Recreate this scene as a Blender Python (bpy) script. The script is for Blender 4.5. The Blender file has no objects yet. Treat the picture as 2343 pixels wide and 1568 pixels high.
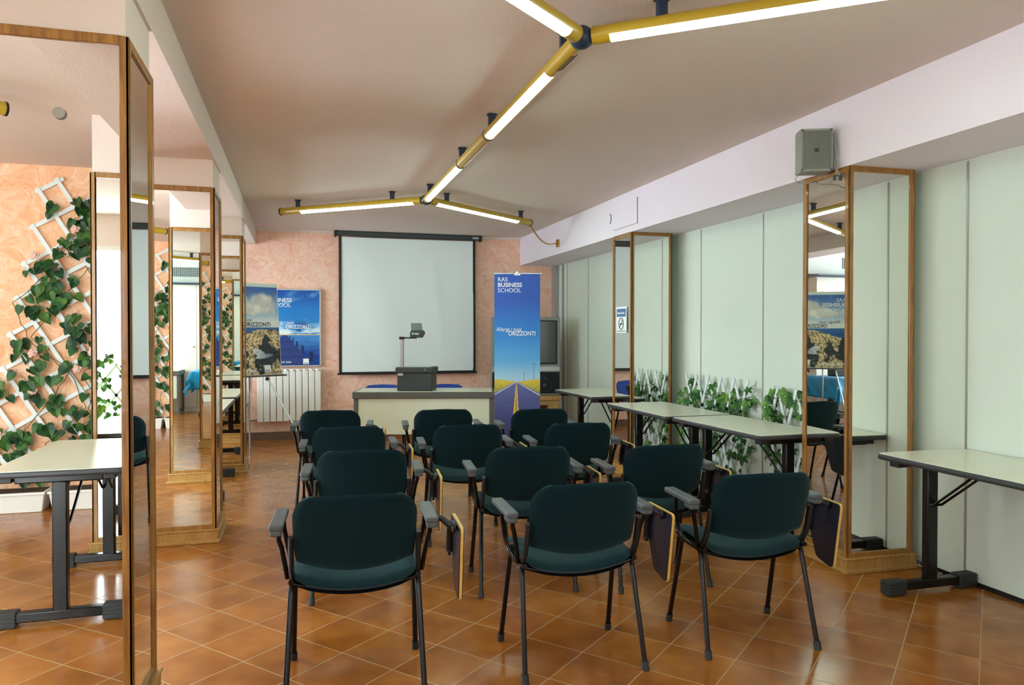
import bpy, bmesh, math, random
from mathutils import Vector, Matrix, noise
R = math.radians
PI = math.pi
S = bpy.context.scene
COL = S.collection

# ------------------------------------------------------------------ camera, world, light, exposure
cam_d = bpy.data.cameras.new('camera')
cam_d.sensor_width = 36.0
cam_d.lens = 1677.0 / 2343.0 * 36.0
cam_d.clip_start = 0.05
cam = bpy.data.objects.new('camera', cam_d)
COL.objects.link(cam)
cam.location = (0, 0, 1.36)
cam.rotation_euler = (R(90 - 0.75), 0, R(-16.2))
S.camera = cam

world = bpy.data.worlds.new('world')
S.world = world
world.use_nodes = True
world.node_tree.nodes['Background'].inputs[0].default_value = (0.75, 0.85, 1.0, 1)
world.node_tree.nodes['Background'].inputs[1].default_value = 1.0

S.view_settings.view_transform = 'Standard'
S.view_settings.look = 'None'
S.view_settings.exposure = 0.76
S.view_settings.gamma = 1.0
S.view_settings.use_curve_mapping = False
cy = S.cycles
cy.max_bounces = 18
cy.diffuse_bounces = 6
cy.glossy_bounces = 14
cy.transmission_bounces = 6
cy.use_denoising = True
cy.denoiser = 'OPENIMAGEDENOISE'
cy.sample_clamp_indirect = 6.0
cy.caustics_reflective = True
cy.blur_glossy = 0.3

TUBE_E = 20.0      # fluorescent tubes
WIN_DOOR, WIN_NEAR, WIN_FAR, WIN_REAR_ADDED = 10.0, 1.8, 14.0, 1.8   # daylight through the curtains; the rear one is an added fill

# ------------------------------------------------------------------ materials
MATS = {}
def srgb(c):
    f = lambda v: v / 12.92 if v <= 0.04045 else ((v + 0.055) / 1.055) ** 2.4
    return tuple(f(x / 255.0) for x in c) + (1.0,)

class NT:
    def __init__(s, name):
        s.m = bpy.data.materials.new(name)
        s.m.use_nodes = True
        s.t = s.m.node_tree
        s.b = s.t.nodes['Principled BSDF']
        MATS[name] = s.m
    def n(s, typ, **kw):
        nd = s.t.nodes.new(typ)
        for k, v in kw.items():
            if k.startswith('_'):
                setattr(nd, k[1:], v)
            else:
                nd.inputs[k.replace('__', ' ')].default_value = v
        return nd
    def l(s, a, ao, b, bi):
        s.t.links.new(a.outputs[ao], b.inputs[bi])
    def ramp(s, src, so, stops):
        r = s.t.nodes.new('ShaderNodeValToRGB')
        e = r.color_ramp.elements
        while len(e) < len(stops):
            e.new(0.5)
        for i, (p, c) in enumerate(stops):
            e[i].position = p
            e[i].color = c
        s.l(src, so, r, 0)
        return r
    def bump(s, src, so, strength, dist=0.01):
        b = s.t.nodes.new('ShaderNodeBump')
        b.inputs['Strength'].default_value = strength
        b.inputs['Distance'].default_value = dist
        s.l(src, so, b, 'Height')
        s.l(b, 0, s.b, 'Normal')
        return b

def basic(name, rgb, rough=0.5, metal=0.0, spec=0.5, emit=None, es=0.0, noise_amt=0.0, nscale=8.0, bump=0.0, bscale=200.0, coat=0.0, sheen=0.0):
    k = NT(name)
    c = srgb(rgb)
    k.b.inputs['Base Color'].default_value = c
    k.b.inputs['Roughness'].default_value = rough
    k.b.inputs['Metallic'].default_value = metal
    k.b.inputs['Specular IOR Level'].default_value = spec
    k.b.inputs['Coat Weight'].default_value = coat
    k.b.inputs['Sheen Weight'].default_value = sheen
    tc = k.n('ShaderNodeTexCoord')
    if noise_amt > 0:
        nz = k.n('ShaderNodeTexNoise', Scale=nscale, Detail=4.0)
        k.l(tc, 'Object', nz, 'Vector')
        lo = tuple(max(0, v * (1 - noise_amt)) for v in c[:3]) + (1,)
        hi = tuple(min(1, v * (1 + noise_amt)) for v in c[:3]) + (1,)
        rp = k.ramp(nz, 0, [(0.35, lo), (0.65, hi)])
        k.l(rp, 0, k.b, 'Base Color')
    if bump > 0:
        nb = k.n('ShaderNodeTexNoise', Scale=bscale, Detail=3.0)
        k.l(tc, 'Object', nb, 'Vector')
        k.bump(nb, 0, bump, 0.004)
    if emit:
        k.b.inputs['Emission Color'].default_value = srgb(emit)
        k.b.inputs['Emission Strength'].default_value = es
    return k.m

basic('ceiling_paint', (224, 211, 202), 0.9, spec=0.1, bump=0.5, bscale=120)
basic('beam_paint', (236, 229, 239), 0.85, spec=0.15, bump=0.5, bscale=90)
basic('left_beam_paint', (230, 216, 207), 0.85, spec=0.15, bump=0.5, bscale=90)
basic('white_wall', (238, 236, 232), 0.8, spec=0.2, bump=0.1)
basic('panel_wall', (212, 225, 213), 0.42, spec=0.35, noise_amt=0.02, nscale=1.5)
basic('panel_joint', (170, 172, 172), 0.35, metal=0.5)
basic('black_plastic', (22, 23, 25), 0.45)
basic('black_metal', (9, 9, 11), 0.24, spec=0.4)
basic('dark_grey_edge', (52, 55, 58), 0.45)
basic('rubber', (40, 42, 44), 0.6)
basic('arm_plastic', (80, 86, 90), 0.42, bump=0.15, bscale=400)
basic('tablet_black', (20, 28, 46), 0.3, coat=0.2)
basic('beech_edge', (222, 184, 96), 0.5, noise_amt=0.08, nscale=60)
basic('table_laminate', (226, 228, 208), 0.25, spec=0.5, noise_amt=0.02, nscale=3)
basic('yellow_paint', (190, 160, 38), 0.35, spec=0.5, coat=0.3)
basic('joint_blue', (34, 58, 84), 0.4)
basic('clip_blue', (40, 52, 72), 0.45)
basic('lamp_white', (255, 255, 255), 0.5, emit=(222, 255, 240), es=TUBE_E)
for _n, _c, _e in (('door', (232, 243, 255), WIN_DOOR), ('near', (236, 246, 255), WIN_NEAR), ('far', (226, 240, 255), WIN_FAR), ('rear', (236, 248, 255), WIN_REAR_ADDED)):
    basic('curtain_' + _n, (250, 250, 250), 0.9, emit=_c, es=_e)
basic('screen_fabric', (232, 243, 242), 0.8, spec=0.1, noise_amt=0.015, nscale=1.2)
basic('charcoal', (52, 60, 62), 0.45, bump=0.1, bscale=300)
basic('projector_glass', (110, 125, 128), 0.1, spec=0.8)
basic('chrome', (200, 205, 208), 0.15, metal=1.0)
basic('brushed_steel', (175, 182, 186), 0.35, metal=0.8)
basic('white_metal', (232, 236, 234), 0.4)
basic('radiator_white', (232, 232, 222), 0.35)
basic('desk_grey', (92, 90, 84), 0.5)
basic('desk_panel', (222, 228, 205), 0.45, noise_amt=0.015, nscale=4)
basic('blue_fabric', (30, 66, 160), 0.85, sheen=0.2)
basic('tv_grey', (138, 142, 138), 0.45)
basic('tv_screen', (62, 72, 70), 0.18, spec=0.6)
basic('speaker_cloth', (24, 28, 34), 0.85, bump=0.3, bscale=500)
basic('speaker_ring', (60, 68, 76), 0.5)
basic('stand_wood', (186, 146, 88), 0.5, noise_amt=0.12, nscale=14)
basic('baseboard_brown', (112, 84, 66), 0.4, noise_amt=0.1, nscale=10)
basic('speaker_grey', (150, 156, 146), 0.5)
basic('grille_dark', (84, 90, 82), 0.6)
basic('planter_white', (228, 228, 222), 0.5)
basic('soil', (60, 44, 32), 0.95, noise_amt=0.3, nscale=40)
basic('slat_white', (222, 232, 232), 0.5)
basic('cabinet_cream', (240, 236, 224), 0.4, noise_amt=0.02, nscale=12)
basic('cloth_blue', (0, 150, 205), 0.45, spec=0.4, sheen=0.2)
basic('cable_grey', (150, 150, 145), 0.5)
basic('cable_black', (28, 28, 30), 0.5)
basic('brass', (190, 150, 70), 0.3, metal=0.9)
basic('sign_white', (244, 248, 248), 0.5)
basic('sign_blue', (70, 120, 165), 0.5)
basic('ink_dark', (40, 52, 60), 0.6)
basic('ink_white', (248, 250, 252), 0.6)
basic('ink_blue', (60, 90, 160), 0.6)
basic('alu_frame', (190, 196, 196), 0.35, metal=0.4)
basic('rose_petal', (226, 188, 176), 0.8)
basic('stem_green', (70, 86, 44), 0.7)
basic('vent_dark', (60, 84, 90), 0.6)
basic('crack', (120, 118, 120), 0.9)
basic('hatch_dark', (50, 48, 50), 0.9)
basic('smudge', (168, 166, 158), 0.8, spec=0.1)
basic('blue_shelf', (120, 140, 165), 0.4)

def leaf_mat(name, a, b, c):
    k = NT(name)
    tc = k.n('ShaderNodeTexCoord')
    nz = k.n('ShaderNodeTexNoise', Scale=9.0, Detail=2.0)
    k.l(tc, 'Object', nz, 'Vector')
    rp = k.ramp(nz, 0, [(0.35, srgb(a)), (0.5, srgb(b)), (0.68, srgb(c))])
    k.l(rp, 0, k.b, 'Base Color')
    k.b.inputs['Roughness'].default_value = 0.45
    k.b.inputs['Specular IOR Level'].default_value = 0.4
leaf_mat('ivy_dark', (22, 58, 34), (40, 88, 44), (84, 124, 52))
leaf_mat('ivy_bright', (26, 78, 26), (58, 116, 42), (118, 168, 66))

def wood(name, a, b, rough=0.4):
    k = NT(name)
    tc = k.n('ShaderNodeTexCoord')
    mp = k.n('ShaderNodeMapping')
    mp.inputs['Scale'].default_value = (14, 14, 1.2)
    k.l(tc, 'Object', mp, 0)
    nz = k.n('ShaderNodeTexNoise', Scale=6.0, Detail=6.0, Distortion=0.6)
    k.l(mp, 0, nz, 'Vector')
    rp = k.ramp(nz, 0, [(0.3, srgb(a)), (0.7, srgb(b))])
    k.l(rp, 0, k.b, 'Base Color')
    k.b.inputs['Roughness'].default_value = rough
    k.b.inputs['Coat Weight'].default_value = 0.15
wood('frame_wood', (134, 90, 36), (176, 128, 62))
wood('plinth_wood', (158, 116, 56), (192, 150, 84))

def fabric(name, a, b):
    k = NT(name)
    tc = k.n('ShaderNodeTexCoord')
    nz = k.n('ShaderNodeTexNoise', Scale=420.0, Detail=2.0)
    k.l(tc, 'Object', nz, 'Vector')
    rp = k.ramp(nz, 0, [(0.35, srgb(a)), (0.65, srgb(b))])
    k.l(rp, 0, k.b, 'Base Color')
    k.b.inputs['Roughness'].default_value = 0.95
    k.b.inputs['Specular IOR Level'].default_value = 0.15
    k.b.inputs['Sheen Weight'].default_value = 0.22
    k.b.inputs['Sheen Roughness'].default_value = 0.5
    k.b.inputs['Sheen Tint'].default_value = (0.35, 0.7, 0.72, 1)
    k.bump(nz, 0, 0.5, 0.002)
fabric('teal_fabric', (3, 19, 25), (11, 42, 50))

k = NT('mirror_glass')
k.b.inputs['Base Color'].default_value = (0.85, 0.87, 0.83, 1)
k.b.inputs['Metallic'].default_value = 1.0
k.b.inputs['Roughness'].default_value = 0.0

k = NT('window_glass')
k.b.inputs['Base Color'].default_value = (1, 1, 1, 1)
k.b.inputs['Roughness'].default_value = 0.02
k.b.inputs['Transmission Weight'].default_value = 1.0
k.b.inputs['IOR'].default_value = 1.0

def marbled(name, c1, c2, c3, c4):
    k = NT(name)
    geo = k.n('ShaderNodeNewGeometry')
    warp = k.n('ShaderNodeTexNoise', Scale=2.6, Detail=2.0)
    k.l(geo, 'Position', warp, 'Vector')
    sc = k.n('ShaderNodeVectorMath', _operation='MULTIPLY_ADD')
    k.l(warp, 'Color', sc, 0)
    sc.inputs[1].default_value = (1.5, 1.5, 1.5)
    k.l(geo, 'Position', sc, 2)
    n1 = k.n('ShaderNodeTexNoise', Scale=5.0, Detail=9.0, Roughness=0.62, Distortion=1.6)
    k.l(sc, 0, n1, 'Vector')
    r1 = k.ramp(n1, 0, [(0.30, srgb(c1)), (0.46, srgb(c2)), (0.56, srgb(c3)), (0.70, srgb(c4))])
    # thin trowel strokes
    wv = k.n('ShaderNodeTexNoise', Scale=3.2, Detail=7.0, Roughness=0.6, Distortion=3.4)
    k.l(sc, 0, wv, 'Vector')
    ab = k.n('ShaderNodeMath', _operation='SUBTRACT')
    k.l(wv, 0, ab, 0)
    ab.inputs[1].default_value = 0.5
    ab2 = k.n('ShaderNodeMath', _operation='ABSOLUTE')
    k.l(ab, 0, ab2, 0)
    r2 = k.ramp(ab2, 0, [(0.0, (1, 1, 1, 1)), (0.014, (0, 0, 0, 1))])
    mx = k.n('ShaderNodeMix', _data_type='RGBA')
    k.l(r1, 0, mx, 6)
    mx.inputs[7].default_value = srgb(c1)
    mul = k.n('ShaderNodeMath', _operation='MULTIPLY')
    k.l(r2, 0, mul, 0)
    mul.inputs[1].default_value = 0.55
    k.l(mul, 0, mx, 0)
    k.l(mx, 2, k.b, 'Base Color')
    k.b.inputs['Roughness'].default_value = 0.75
    k.b.inputs['Specular IOR Level'].default_value = 0.2
    k.bump(n1, 0, 0.25, 0.006)
marbled('pink_marbled', (236, 172, 146), (243, 196, 172), (246, 208, 186), (250, 224, 206))
marbled('orange_marbled', (240, 170, 128), (245, 192, 152), (248, 206, 172), (252, 222, 194))

# floor
k = NT('terracotta_tiles')
geo = k.n('ShaderNodeNewGeometry')
mp = k.n('ShaderNodeMapping', _vector_type='TEXTURE')
mp.inputs['Location'].default_value = (0.388, 3.358, 0)
mp.inputs['Rotation'].default_value = (0, 0, R(40.5))
mp.inputs['Scale'].default_value = (0.283, 0.283, 0.283)
k.l(geo, 'Position', mp, 0)
sep = k.n('ShaderNodeSeparateXYZ')
k.l(mp, 0, sep, 0)
def frac_edge(idx):
    f = k.n('ShaderNodeMath', _operation='FRACT'); k.l(sep, idx, f, 0)
    s1 = k.n('ShaderNodeMath', _operation='SUBTRACT'); k.l(f, 0, s1, 0); s1.inputs[1].default_value = 0.5
    a = k.n('ShaderNodeMath', _operation='ABSOLUTE'); k.l(s1, 0, a, 0)
    return a
ea, eb = frac_edge(0), frac_edge(1)
mxm = k.n('ShaderNodeMath', _operation='MAXIMUM'); k.l(ea, 0, mxm, 0); k.l(eb, 0, mxm, 1)
grout = k.ramp(mxm, 0, [(0.4915, (0, 0, 0, 1)), (0.4955, (1, 1, 1, 1))])
fx = k.n('ShaderNodeVectorMath', _operation='FLOOR'); k.l(mp, 0, fx, 0)
wn = k.n('ShaderNodeTexWhiteNoise'); k.l(fx, 0, wn, 'Vector')
off = k.n('ShaderNodeVectorMath', _operation='MULTIPLY_ADD'); k.l(wn, 'Color', off, 0)
off.inputs[1].default_value = (9, 9, 9); k.l(geo, 'Position', off, 2)
nz = k.n('ShaderNodeTexNoise', Scale=5.0, Detail=6.0, Roughness=0.55); k.l(off, 0, nz, 'Vector')
tc1 = k.ramp(nz, 0, [(0.3, srgb((142, 82, 26))), (0.5, srgb((165, 99, 34))), (0.72, srgb((184, 120, 52)))])
hsv = k.n('ShaderNodeHueSaturation')
vr = k.n('ShaderNodeMapRange'); k.l(wn, 'Value', vr, 0)
vr.inputs[3].default_value = 0.9; vr.inputs[4].default_value = 1.06
k.l(vr, 0, hsv, 'Value'); k.l(tc1, 0, hsv, 'Color')
mg = k.n('ShaderNodeMix', _data_type='RGBA'); k.l(grout, 0, mg, 0); k.l(hsv, 0, mg, 6)
mg.inputs[7].default_value = srgb((190, 166, 122))
k.l(mg, 2, k.b, 'Base Color')
rr = k.n('ShaderNodeMapRange'); k.l(nz, 0, rr, 0)
rr.inputs[3].default_value = 0.19; rr.inputs[4].default_value = 0.225
mr = k.n('ShaderNodeMix', _data_type='FLOAT'); k.l(grout, 0, mr, 0); k.l(rr, 0, mr, 2); mr.inputs[3].default_value = 0.8
k.l(mr, 0, k.b, 'Roughness')
k.b.inputs['Specular IOR Level'].default_value = 0.55
lowf = k.n('ShaderNodeTexNoise', Scale=7.0, Detail=1.0); k.l(off, 0, lowf, 'Vector')
cmb = k.n('ShaderNodeMath', _operation='MULTIPLY_ADD'); k.l(grout, 0, cmb, 0); cmb.inputs[1].default_value = -1.0; cmb.inputs[2].default_value = 0.5

k = NT('printed_art')
at = k.n('ShaderNodeAttribute', _attribute_name='print')
k.l(at, 'Color', k.b, 'Base Color')
k.b.inputs['Roughness'].default_value = 0.35
k.b.inputs['Specular IOR Level'].default_value = 0.3

# ------------------------------------------------------------------ mesh helpers
class MB:
    def __init__(s):
        s.v = []; s.f = []; s.fm = []; s.mi = 0
    def add(s, vs, fs):
        o = len(s.v)
        s.v.extend([tuple(p) for p in vs])
        for f in fs:
            s.f.append([i + o for i in f]); s.fm.append(s.mi)
        return s
    def box(s, x0, y0, z0, x1, y1, z1, M=None):
        if x0 > x1: x0, x1 = x1, x0
        if y0 > y1: y0, y1 = y1, y0
        if z0 > z1: z0, z1 = z1, z0
        vs = [Vector(p) for p in ((x0,y0,z0),(x1,y0,z0),(x1,y1,z0),(x0,y1,z0),(x0,y0,z1),(x1,y0,z1),(x1,y1,z1),(x0,y1,z1))]
        if M: vs = [M @ p for p in vs]
        return s.add(vs, [(0,3,2,1),(4,5,6,7),(0,1,5,4),(1,2,6,5),(2,3,7,6),(3,0,4,7)])
    def bar(s, a, b, w, h, up=(0,0,1)):
        a, b = Vector(a), Vector(b); d = (b - a).normalized(); up = Vector(up)
        if abs(d.dot(up)) > 0.97: up = Vector((0,1,0))
        x = d.cross(up).normalized(); z = x.cross(d)
        vs = []
        for p in (a, b):
            for i, j in ((-1,-1),(1,-1),(1,1),(-1,1)):
                vs.append(p + x*w/2*i + z*h/2*j)
        return s.add(vs, [(3,2,1,0),(4,5,6,7),(0,1,5,4),(1,2,6,5),(2,3,7,6),(3,0,4,7)])
    def tube(s, pts, r, n=10, cap=True, flat=1.0, r2=None):
        pts = [Vector(p) for p in pts]; m = len(pts); rings = []
        prev = None
        for i, p in enumerate(pts):
            if i == 0: d = pts[1] - p
            elif i == m - 1: d = p - pts[i-1]
            else: d = (pts[i+1] - p).normalized() + (p - pts[i-1]).normalized()
            d.normalize()
            if prev is None:
                up = Vector((0,0,1)) if abs(d.z) < 0.9 else Vector((0,1,0))
                x = d.cross(up).normalized()
            else:
                x = (prev - d * prev.dot(d)).normalized()
            prev = x; y = d.cross(x)
            rad = r if r2 is None else r + (r2 - r) * i / (m - 1)
            rings.append([p + x*math.cos(2*PI*q/n)*rad + y*math.sin(2*PI*q/n)*rad*flat for q in range(n)])
        vs = [v for rg in rings for v in rg]; fs = []
        for i in range(m - 1):
            for q in range(n):
                a = i*n + q; b = i*n + (q+1) % n
                fs.append((a, b, b + n, a + n))
        if cap:
            fs.append(tuple(range(n-1, -1, -1))); fs.append(tuple((m-1)*n + q for q in range(n)))
        return s.add(vs, fs)
    def cyl(s, a, b, r, n=24, r2=None):
        return s.tube([a, b], r, n, r2=r2)
    def prism(s, poly, M, t):
        n = len(poly)
        vs = [M @ Vector((p[0], p[1], 0)) for p in poly] + [M @ Vector((p[0], p[1], t)) for p in poly]
        fs = [tuple(range(n-1, -1, -1)), tuple(range(n, 2*n))]
        for i in range(n):
            j = (i+1) % n
            fs.append((i, j, j+n, i+n))
        return s.add(vs, fs)
    def sphere(s, c, r, n=12, m=8, sc=(1,1,1)):
        vs = []; fs = []
        for i in range(m+1):
            th = PI*i/m
            for q in range(n):
                ph = 2*PI*q/n
                vs.append((c[0]+r*sc[0]*math.sin(th)*math.cos(ph), c[1]+r*sc[1]*math.sin(th)*math.sin(ph), c[2]+r*sc[2]*math.cos(th)))
        for i in range(m):
            for q in range(n):
                a = i*n+q; b = i*n+(q+1) % n
                fs.append((a, a+n, b+n, b))
        return s.add(vs, fs)
    def build(s, name, mat, parent=None, bevel=0.0, seg=2, smooth=True, ang=35, **tags):
        me = bpy.data.meshes.new(name)
        me.from_pydata([tuple(p) for p in s.v], [], s.f)
        mats = mat if isinstance(mat, (list, tuple)) else [mat]
        for m in mats: me.materials.append(MATS[m])
        if len(mats) > 1:
            for i, p in enumerate(me.polygons): p.material_index = s.fm[i]
        bm = bmesh.new(); bm.from_mesh(me)
        bmesh.ops.remove_doubles(bm, verts=bm.verts, dist=1e-6)
        bmesh.ops.recalc_face_normals(bm, faces=bm.faces)
        bm.to_mesh(me); bm.free()
        if smooth:
            for p in me.polygons: p.use_smooth = True
            me.set_sharp_from_angle(angle=R(ang))
        o = bpy.data.objects.new(name, me)
        COL.objects.link(o)
        if parent: o.parent = parent
        if bevel > 0:
            md = o.modifiers.new('bevel', 'BEVEL'); md.width = bevel; md.segments = seg; md.limit_method = 'ANGLE'; md.angle_limit = R(40)
        for kk, vv in tags.items(): o[kk] = vv
        return o

def thing(name, label, cat, loc=(0,0,0), rz=0.0, group=None):
    o = bpy.data.objects.new(name, None); COL.objects.link(o)
    o.location = loc; o.rotation_euler = (0, 0, rz)
    o.empty_display_size = 0.1
    o['label'] = label; o['category'] = cat
    if group: o['group'] = group
    return o

def tag(o, label, cat, group=None, kind=None):
    o['label'] = label; o['category'] = cat
    if group: o['group'] = group
    if kind: o['kind'] = kind
    return o

def struct(o, label=None):
    o['kind'] = 'structure'
    if label: o['label'] = label
    return o

def children(o, cache={}):
    return [c for c in bpy.data.objects if c.parent is o]

def dup(root, loc, rz, label, group=None):
    r = root.copy(); COL.objects.link(r); r.location = loc; r.rotation_euler = (0, 0, rz)
    r['label'] = label
    if group: r['group'] = group
    for ch in children(root):
        c = ch.copy(); COL.objects.link(c); c.parent = r
        for g in children(ch):
            d = g.copy(); COL.objects.link(d); d.parent = c
    return r

def rounded_poly(pts, r, n=5):
    out = []; m = len(pts)
    for i in range(m):
        p0, p, p1 = Vector(pts[i-1]), Vector(pts[i]), Vector(pts[(i+1) % m])
        rr = r[i] if isinstance(r, (list, tuple)) else r
        a = (p0 - p).normalized(); b = (p1 - p).normalized()
        A = p + a*rr; B = p + b*rr
        for q in range(n+1):
            t = q/n
            out.append(tuple((1-t)**2*A + 2*t*(1-t)*p + t*t*B))
    return out

def text(body, size, mat, parent, loc, rot=(PI/2,0,0), align='LEFT', weight=0.0, name='lettering', sx=1.0):
    cu = bpy.data.curves.new(name, 'FONT')
    cu.body = body; cu.size = size; cu.align_x = align; cu.extrude = 0.0004; cu.offset = weight
    tmp = bpy.data.objects.new(name, cu); COL.objects.link(tmp)
    dg = bpy.context.evaluated_depsgraph_get()
    me = bpy.data.meshes.new_from_object(tmp.evaluated_get(dg))
    bpy.data.objects.remove(tmp)
    me.name = name
    me.materials.clear(); me.materials.append(MATS[mat])
    o = bpy.data.objects.new(name, me); COL.objects.link(o)
    o.location = loc; o.rotation_euler = rot; o.scale = (sx, 1, 1)
    if parent: o.parent = parent
    return o

# ------------------------------------------------------------------ room dimensions
XR, XL = 3.48, -4.0
YB, YF = 9.80, -1.35
ZC = 2.68

b = MB(); b.box(XL-.2, YF-.2, -.1, XR+.2, YB+.2, 0)
struct(b.build('floor', 'terracotta_tiles'), 'glossy terracotta tiled floor laid diagonally')
b = MB(); b.box(XL-.2, YF-.2, ZC, XR+.2, YB+.2, ZC+.1)
struct(b.build('ceiling', 'ceiling_paint'), 'rough plastered pinkish ceiling')
b = MB(); b.box(XL-.2, YB, 0, XR+.2, YB+.15, ZC)
struct(b.build('wall_back', 'pink_marbled'), 'pink marbled back wall behind the projection screen')
b = MB(); b.box(XL-.2, YF-.15, 0, XR+.2, YF, ZC)
struct(b.build('wall_rear', 'orange_marbled'), 'orange marbled wall reflected in the nearest mirror column')
b = MB()
def hole_wall_x(b, x0, x1, y0, y1, holes, z1):
    # wall slab along y with rectangular openings (ya, yb, za, zb)
    ys = y0
    for (ya, yb, za, zb) in holes:
        b.box(x0, ys, 0, x1, ya, z1)
        b.box(x0, ya, 0, x1, yb, za)
        b.box(x0, ya, zb, x1, yb, z1)
        ys = yb
    b.box(x0, ys, 0, x1, y1, z1)
hole_wall_x(b, XL-.18, XL, YF, YB, [(-.5, 2.5, .8, 2.25), (6.5, 8.7, .9, 2.2)], ZC)
struct(b.build('wall_left', 'white_wall'), 'white window wall at the far left')

# right wall: folding partition panels
w = b = MB(); b.box(XR, YF, 0.025, XR+.12, YB, ZC)
wr = struct(b.build('wall_right', 'panel_wall'), 'pale green folding partition wall')
b = MB()
for y in (-0.2, 1.10, 3.13, 4.95, 5.87, 7.05, 8.55, 9.30):
    b.box(XR-.004, y-.006, 0.03, XR+.002, y+.006, 2.29)
b.build('joint_strip', 'panel_joint', wr)
b = MB(); b.box(XR-.002, YF, 0, XR+.1, YB, 0.026); 
b.build('floor_gap', 'black_plastic', wr)
b = MB(); b.box(XR-.03, 9.42, 0, XR-.001, 9.44, 2.3); b.box(XR-.05, 9.62, 0, XR-.001, YB-.001, 2.3)
b.build('end_jamb', 'panel_joint', wr)

# beams
b = MB(); b.box(2.965, YF, 2.30, XR+.1, YB, ZC)
bm_r = struct(b.build('trim_1', 'beam_paint'), 'lilac white ceiling beam above the partition wall')
# hatch scratches on the beam
c = MB()
c.box(2.962, 6.10, 2.36, 2.966, 6.112, 2.60); c.box(2.962, 6.112, 2.36, 2.966, 6.62, 2.364)
c.build('crack', 'crack', bm_r)
c = MB(); arcp = [(2.963, 6.72+.03*math.cos(t), 2.49+.045*math.sin(t)) for t in [R(q) for q in range(90, 271, 20)]]
c.tube(arcp, .004, 6); c.build('hook_hole', 'hatch_dark', bm_r)
b = MB(); b.box(-.98, YF, 2.48, -.52, YB, ZC)
struct(b.build('trim_2', 'left_beam_paint'), 'cream ceiling beam above the left mirror columns')

# partition with curtained glass door in the left bay
b = MB()
b.box(XL, 4.40, 0, -3.35, 4.52, ZC); b.box(-1.80, 4.40, 0, -1.72, 4.52, ZC); b.box(-3.35, 4.40, 2.33, -1.80, 4.52, ZC)
b.box(-3.35, 4.50, 0, -1.80, 4.52, 2.33)
struct(b.build('wall_partition', 'left_beam_paint'), 'short partition with a bright curtained opening')
def curtain(o_name, a, bb, z0, z1, amp, parent, axis='x'):
    n = 90; vs = []; fs = []
    for i in range(n+1):
        t = i/n
        u = a + (bb-a)*t
        d = amp*math.sin(t*PI*34) + amp*.5*math.sin(t*PI*13+1)
        for z in (z0, z1):
            vs.append((u, d, z) if axis == 'x' else (d, u, z))
    for i in range(n):
        fs.append((2*i, 2*i+2, 2*i+3, 2*i+1))
    m = MB(); m.add(vs, fs)
    return m
d1 = MB(); 
for (x0, x1) in ((-3.35, -3.29), (-2.60, -2.55), (-1.86, -1.80)): d1.box(x0, 4.40, 0, x1, 4.46, 2.33)
d1.box(-3.35, 4.40, 2.28, -1.80, 4.46, 2.33)
d1o = d1.build('window_1', 'white_metal'); struct(d1o, 'tall bright window with sheer white curtain behind the trellis')
cm = curtain('curtain', -3.33, -1.82, 0.02, 2.30, .012, None)
cm.v = [(x, y+4.475, z) for x, y, z in cm.v]
cm.build('curtain', 'curtain_door', d1o)
for i, (y0, y1, z0, z1) in enumerate(((-.5, 2.5, .8, 2.25), (6.5, 8.7, .9, 2.2))):
    m = MB()
    for q in range(4):
        yy = y0 + (y1-y0-.05)*q/3
        m.box(XL-.08, yy, z0, XL-.03, yy+.05, z1)
    m.box(XL-.08, y0, z0, XL-.03, y1, z0+.05); m.box(XL-.08, y0, z1-.05, XL-.03, y1, z1)
    m.box(XL-.10, y0-.03, z0-.03, XL+.03, y1+.03, z0)
    o = m.build('window_%d' % (i+2), 'white_metal'); struct(o, 'curtained daylight window in the left wall')
    cm = curtain('curtain', y0, y1, z0, z1, .012, None, 'y')
    cm.v = [(x+XL-.12, y, z) for x, y, z in cm.v]
    cm.build('curtain', 'curtain_near' if i == 0 else 'curtain_far', o)
# unseen glowing window behind the camera, added to brighten the right wall
m = MB(); m.box(.35, YF, .75, .40, YF+.03, 2.25); m.box(2.80, YF, .75, 2.85, YF+.03, 2.25); m.box(1.57, YF, .75, 1.63, YF+.03, 2.25)
m.box(.35, YF, .75, 2.85, YF+.03, .80); m.box(.35, YF, 2.20, 2.85, YF+.03, 2.25)
o = m.build('window_4', 'white_metal'); struct(o, 'added curtained window behind the camera, unseen, brightening the right wall')
cm = curtain('curtain', .38, 2.82, .78, 2.22, .006, None)
cm.v = [(x, y+YF+.012, z) for x, y, z in cm.v]
cm.build('curtain', 'curtain_rear', o)

# baseboards
b = MB(); b.box(XL, YB-.018, 0, XR-.05, YB, .10)
struct(b.build('baseboard_back', 'baseboard_brown'))
b = MB(); b.box(XL, YF, 0, XR, YF+.018, .09)
struct(b.build('baseboard_rear', 'baseboard_brown'))
# pale cornice line at the top of the back wall
b = MB(); b.box(-.52, YB-.03, ZC-.03, 2.965, YB, ZC)
struct(b.build('trim_3', 'left_beam_paint'))

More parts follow.
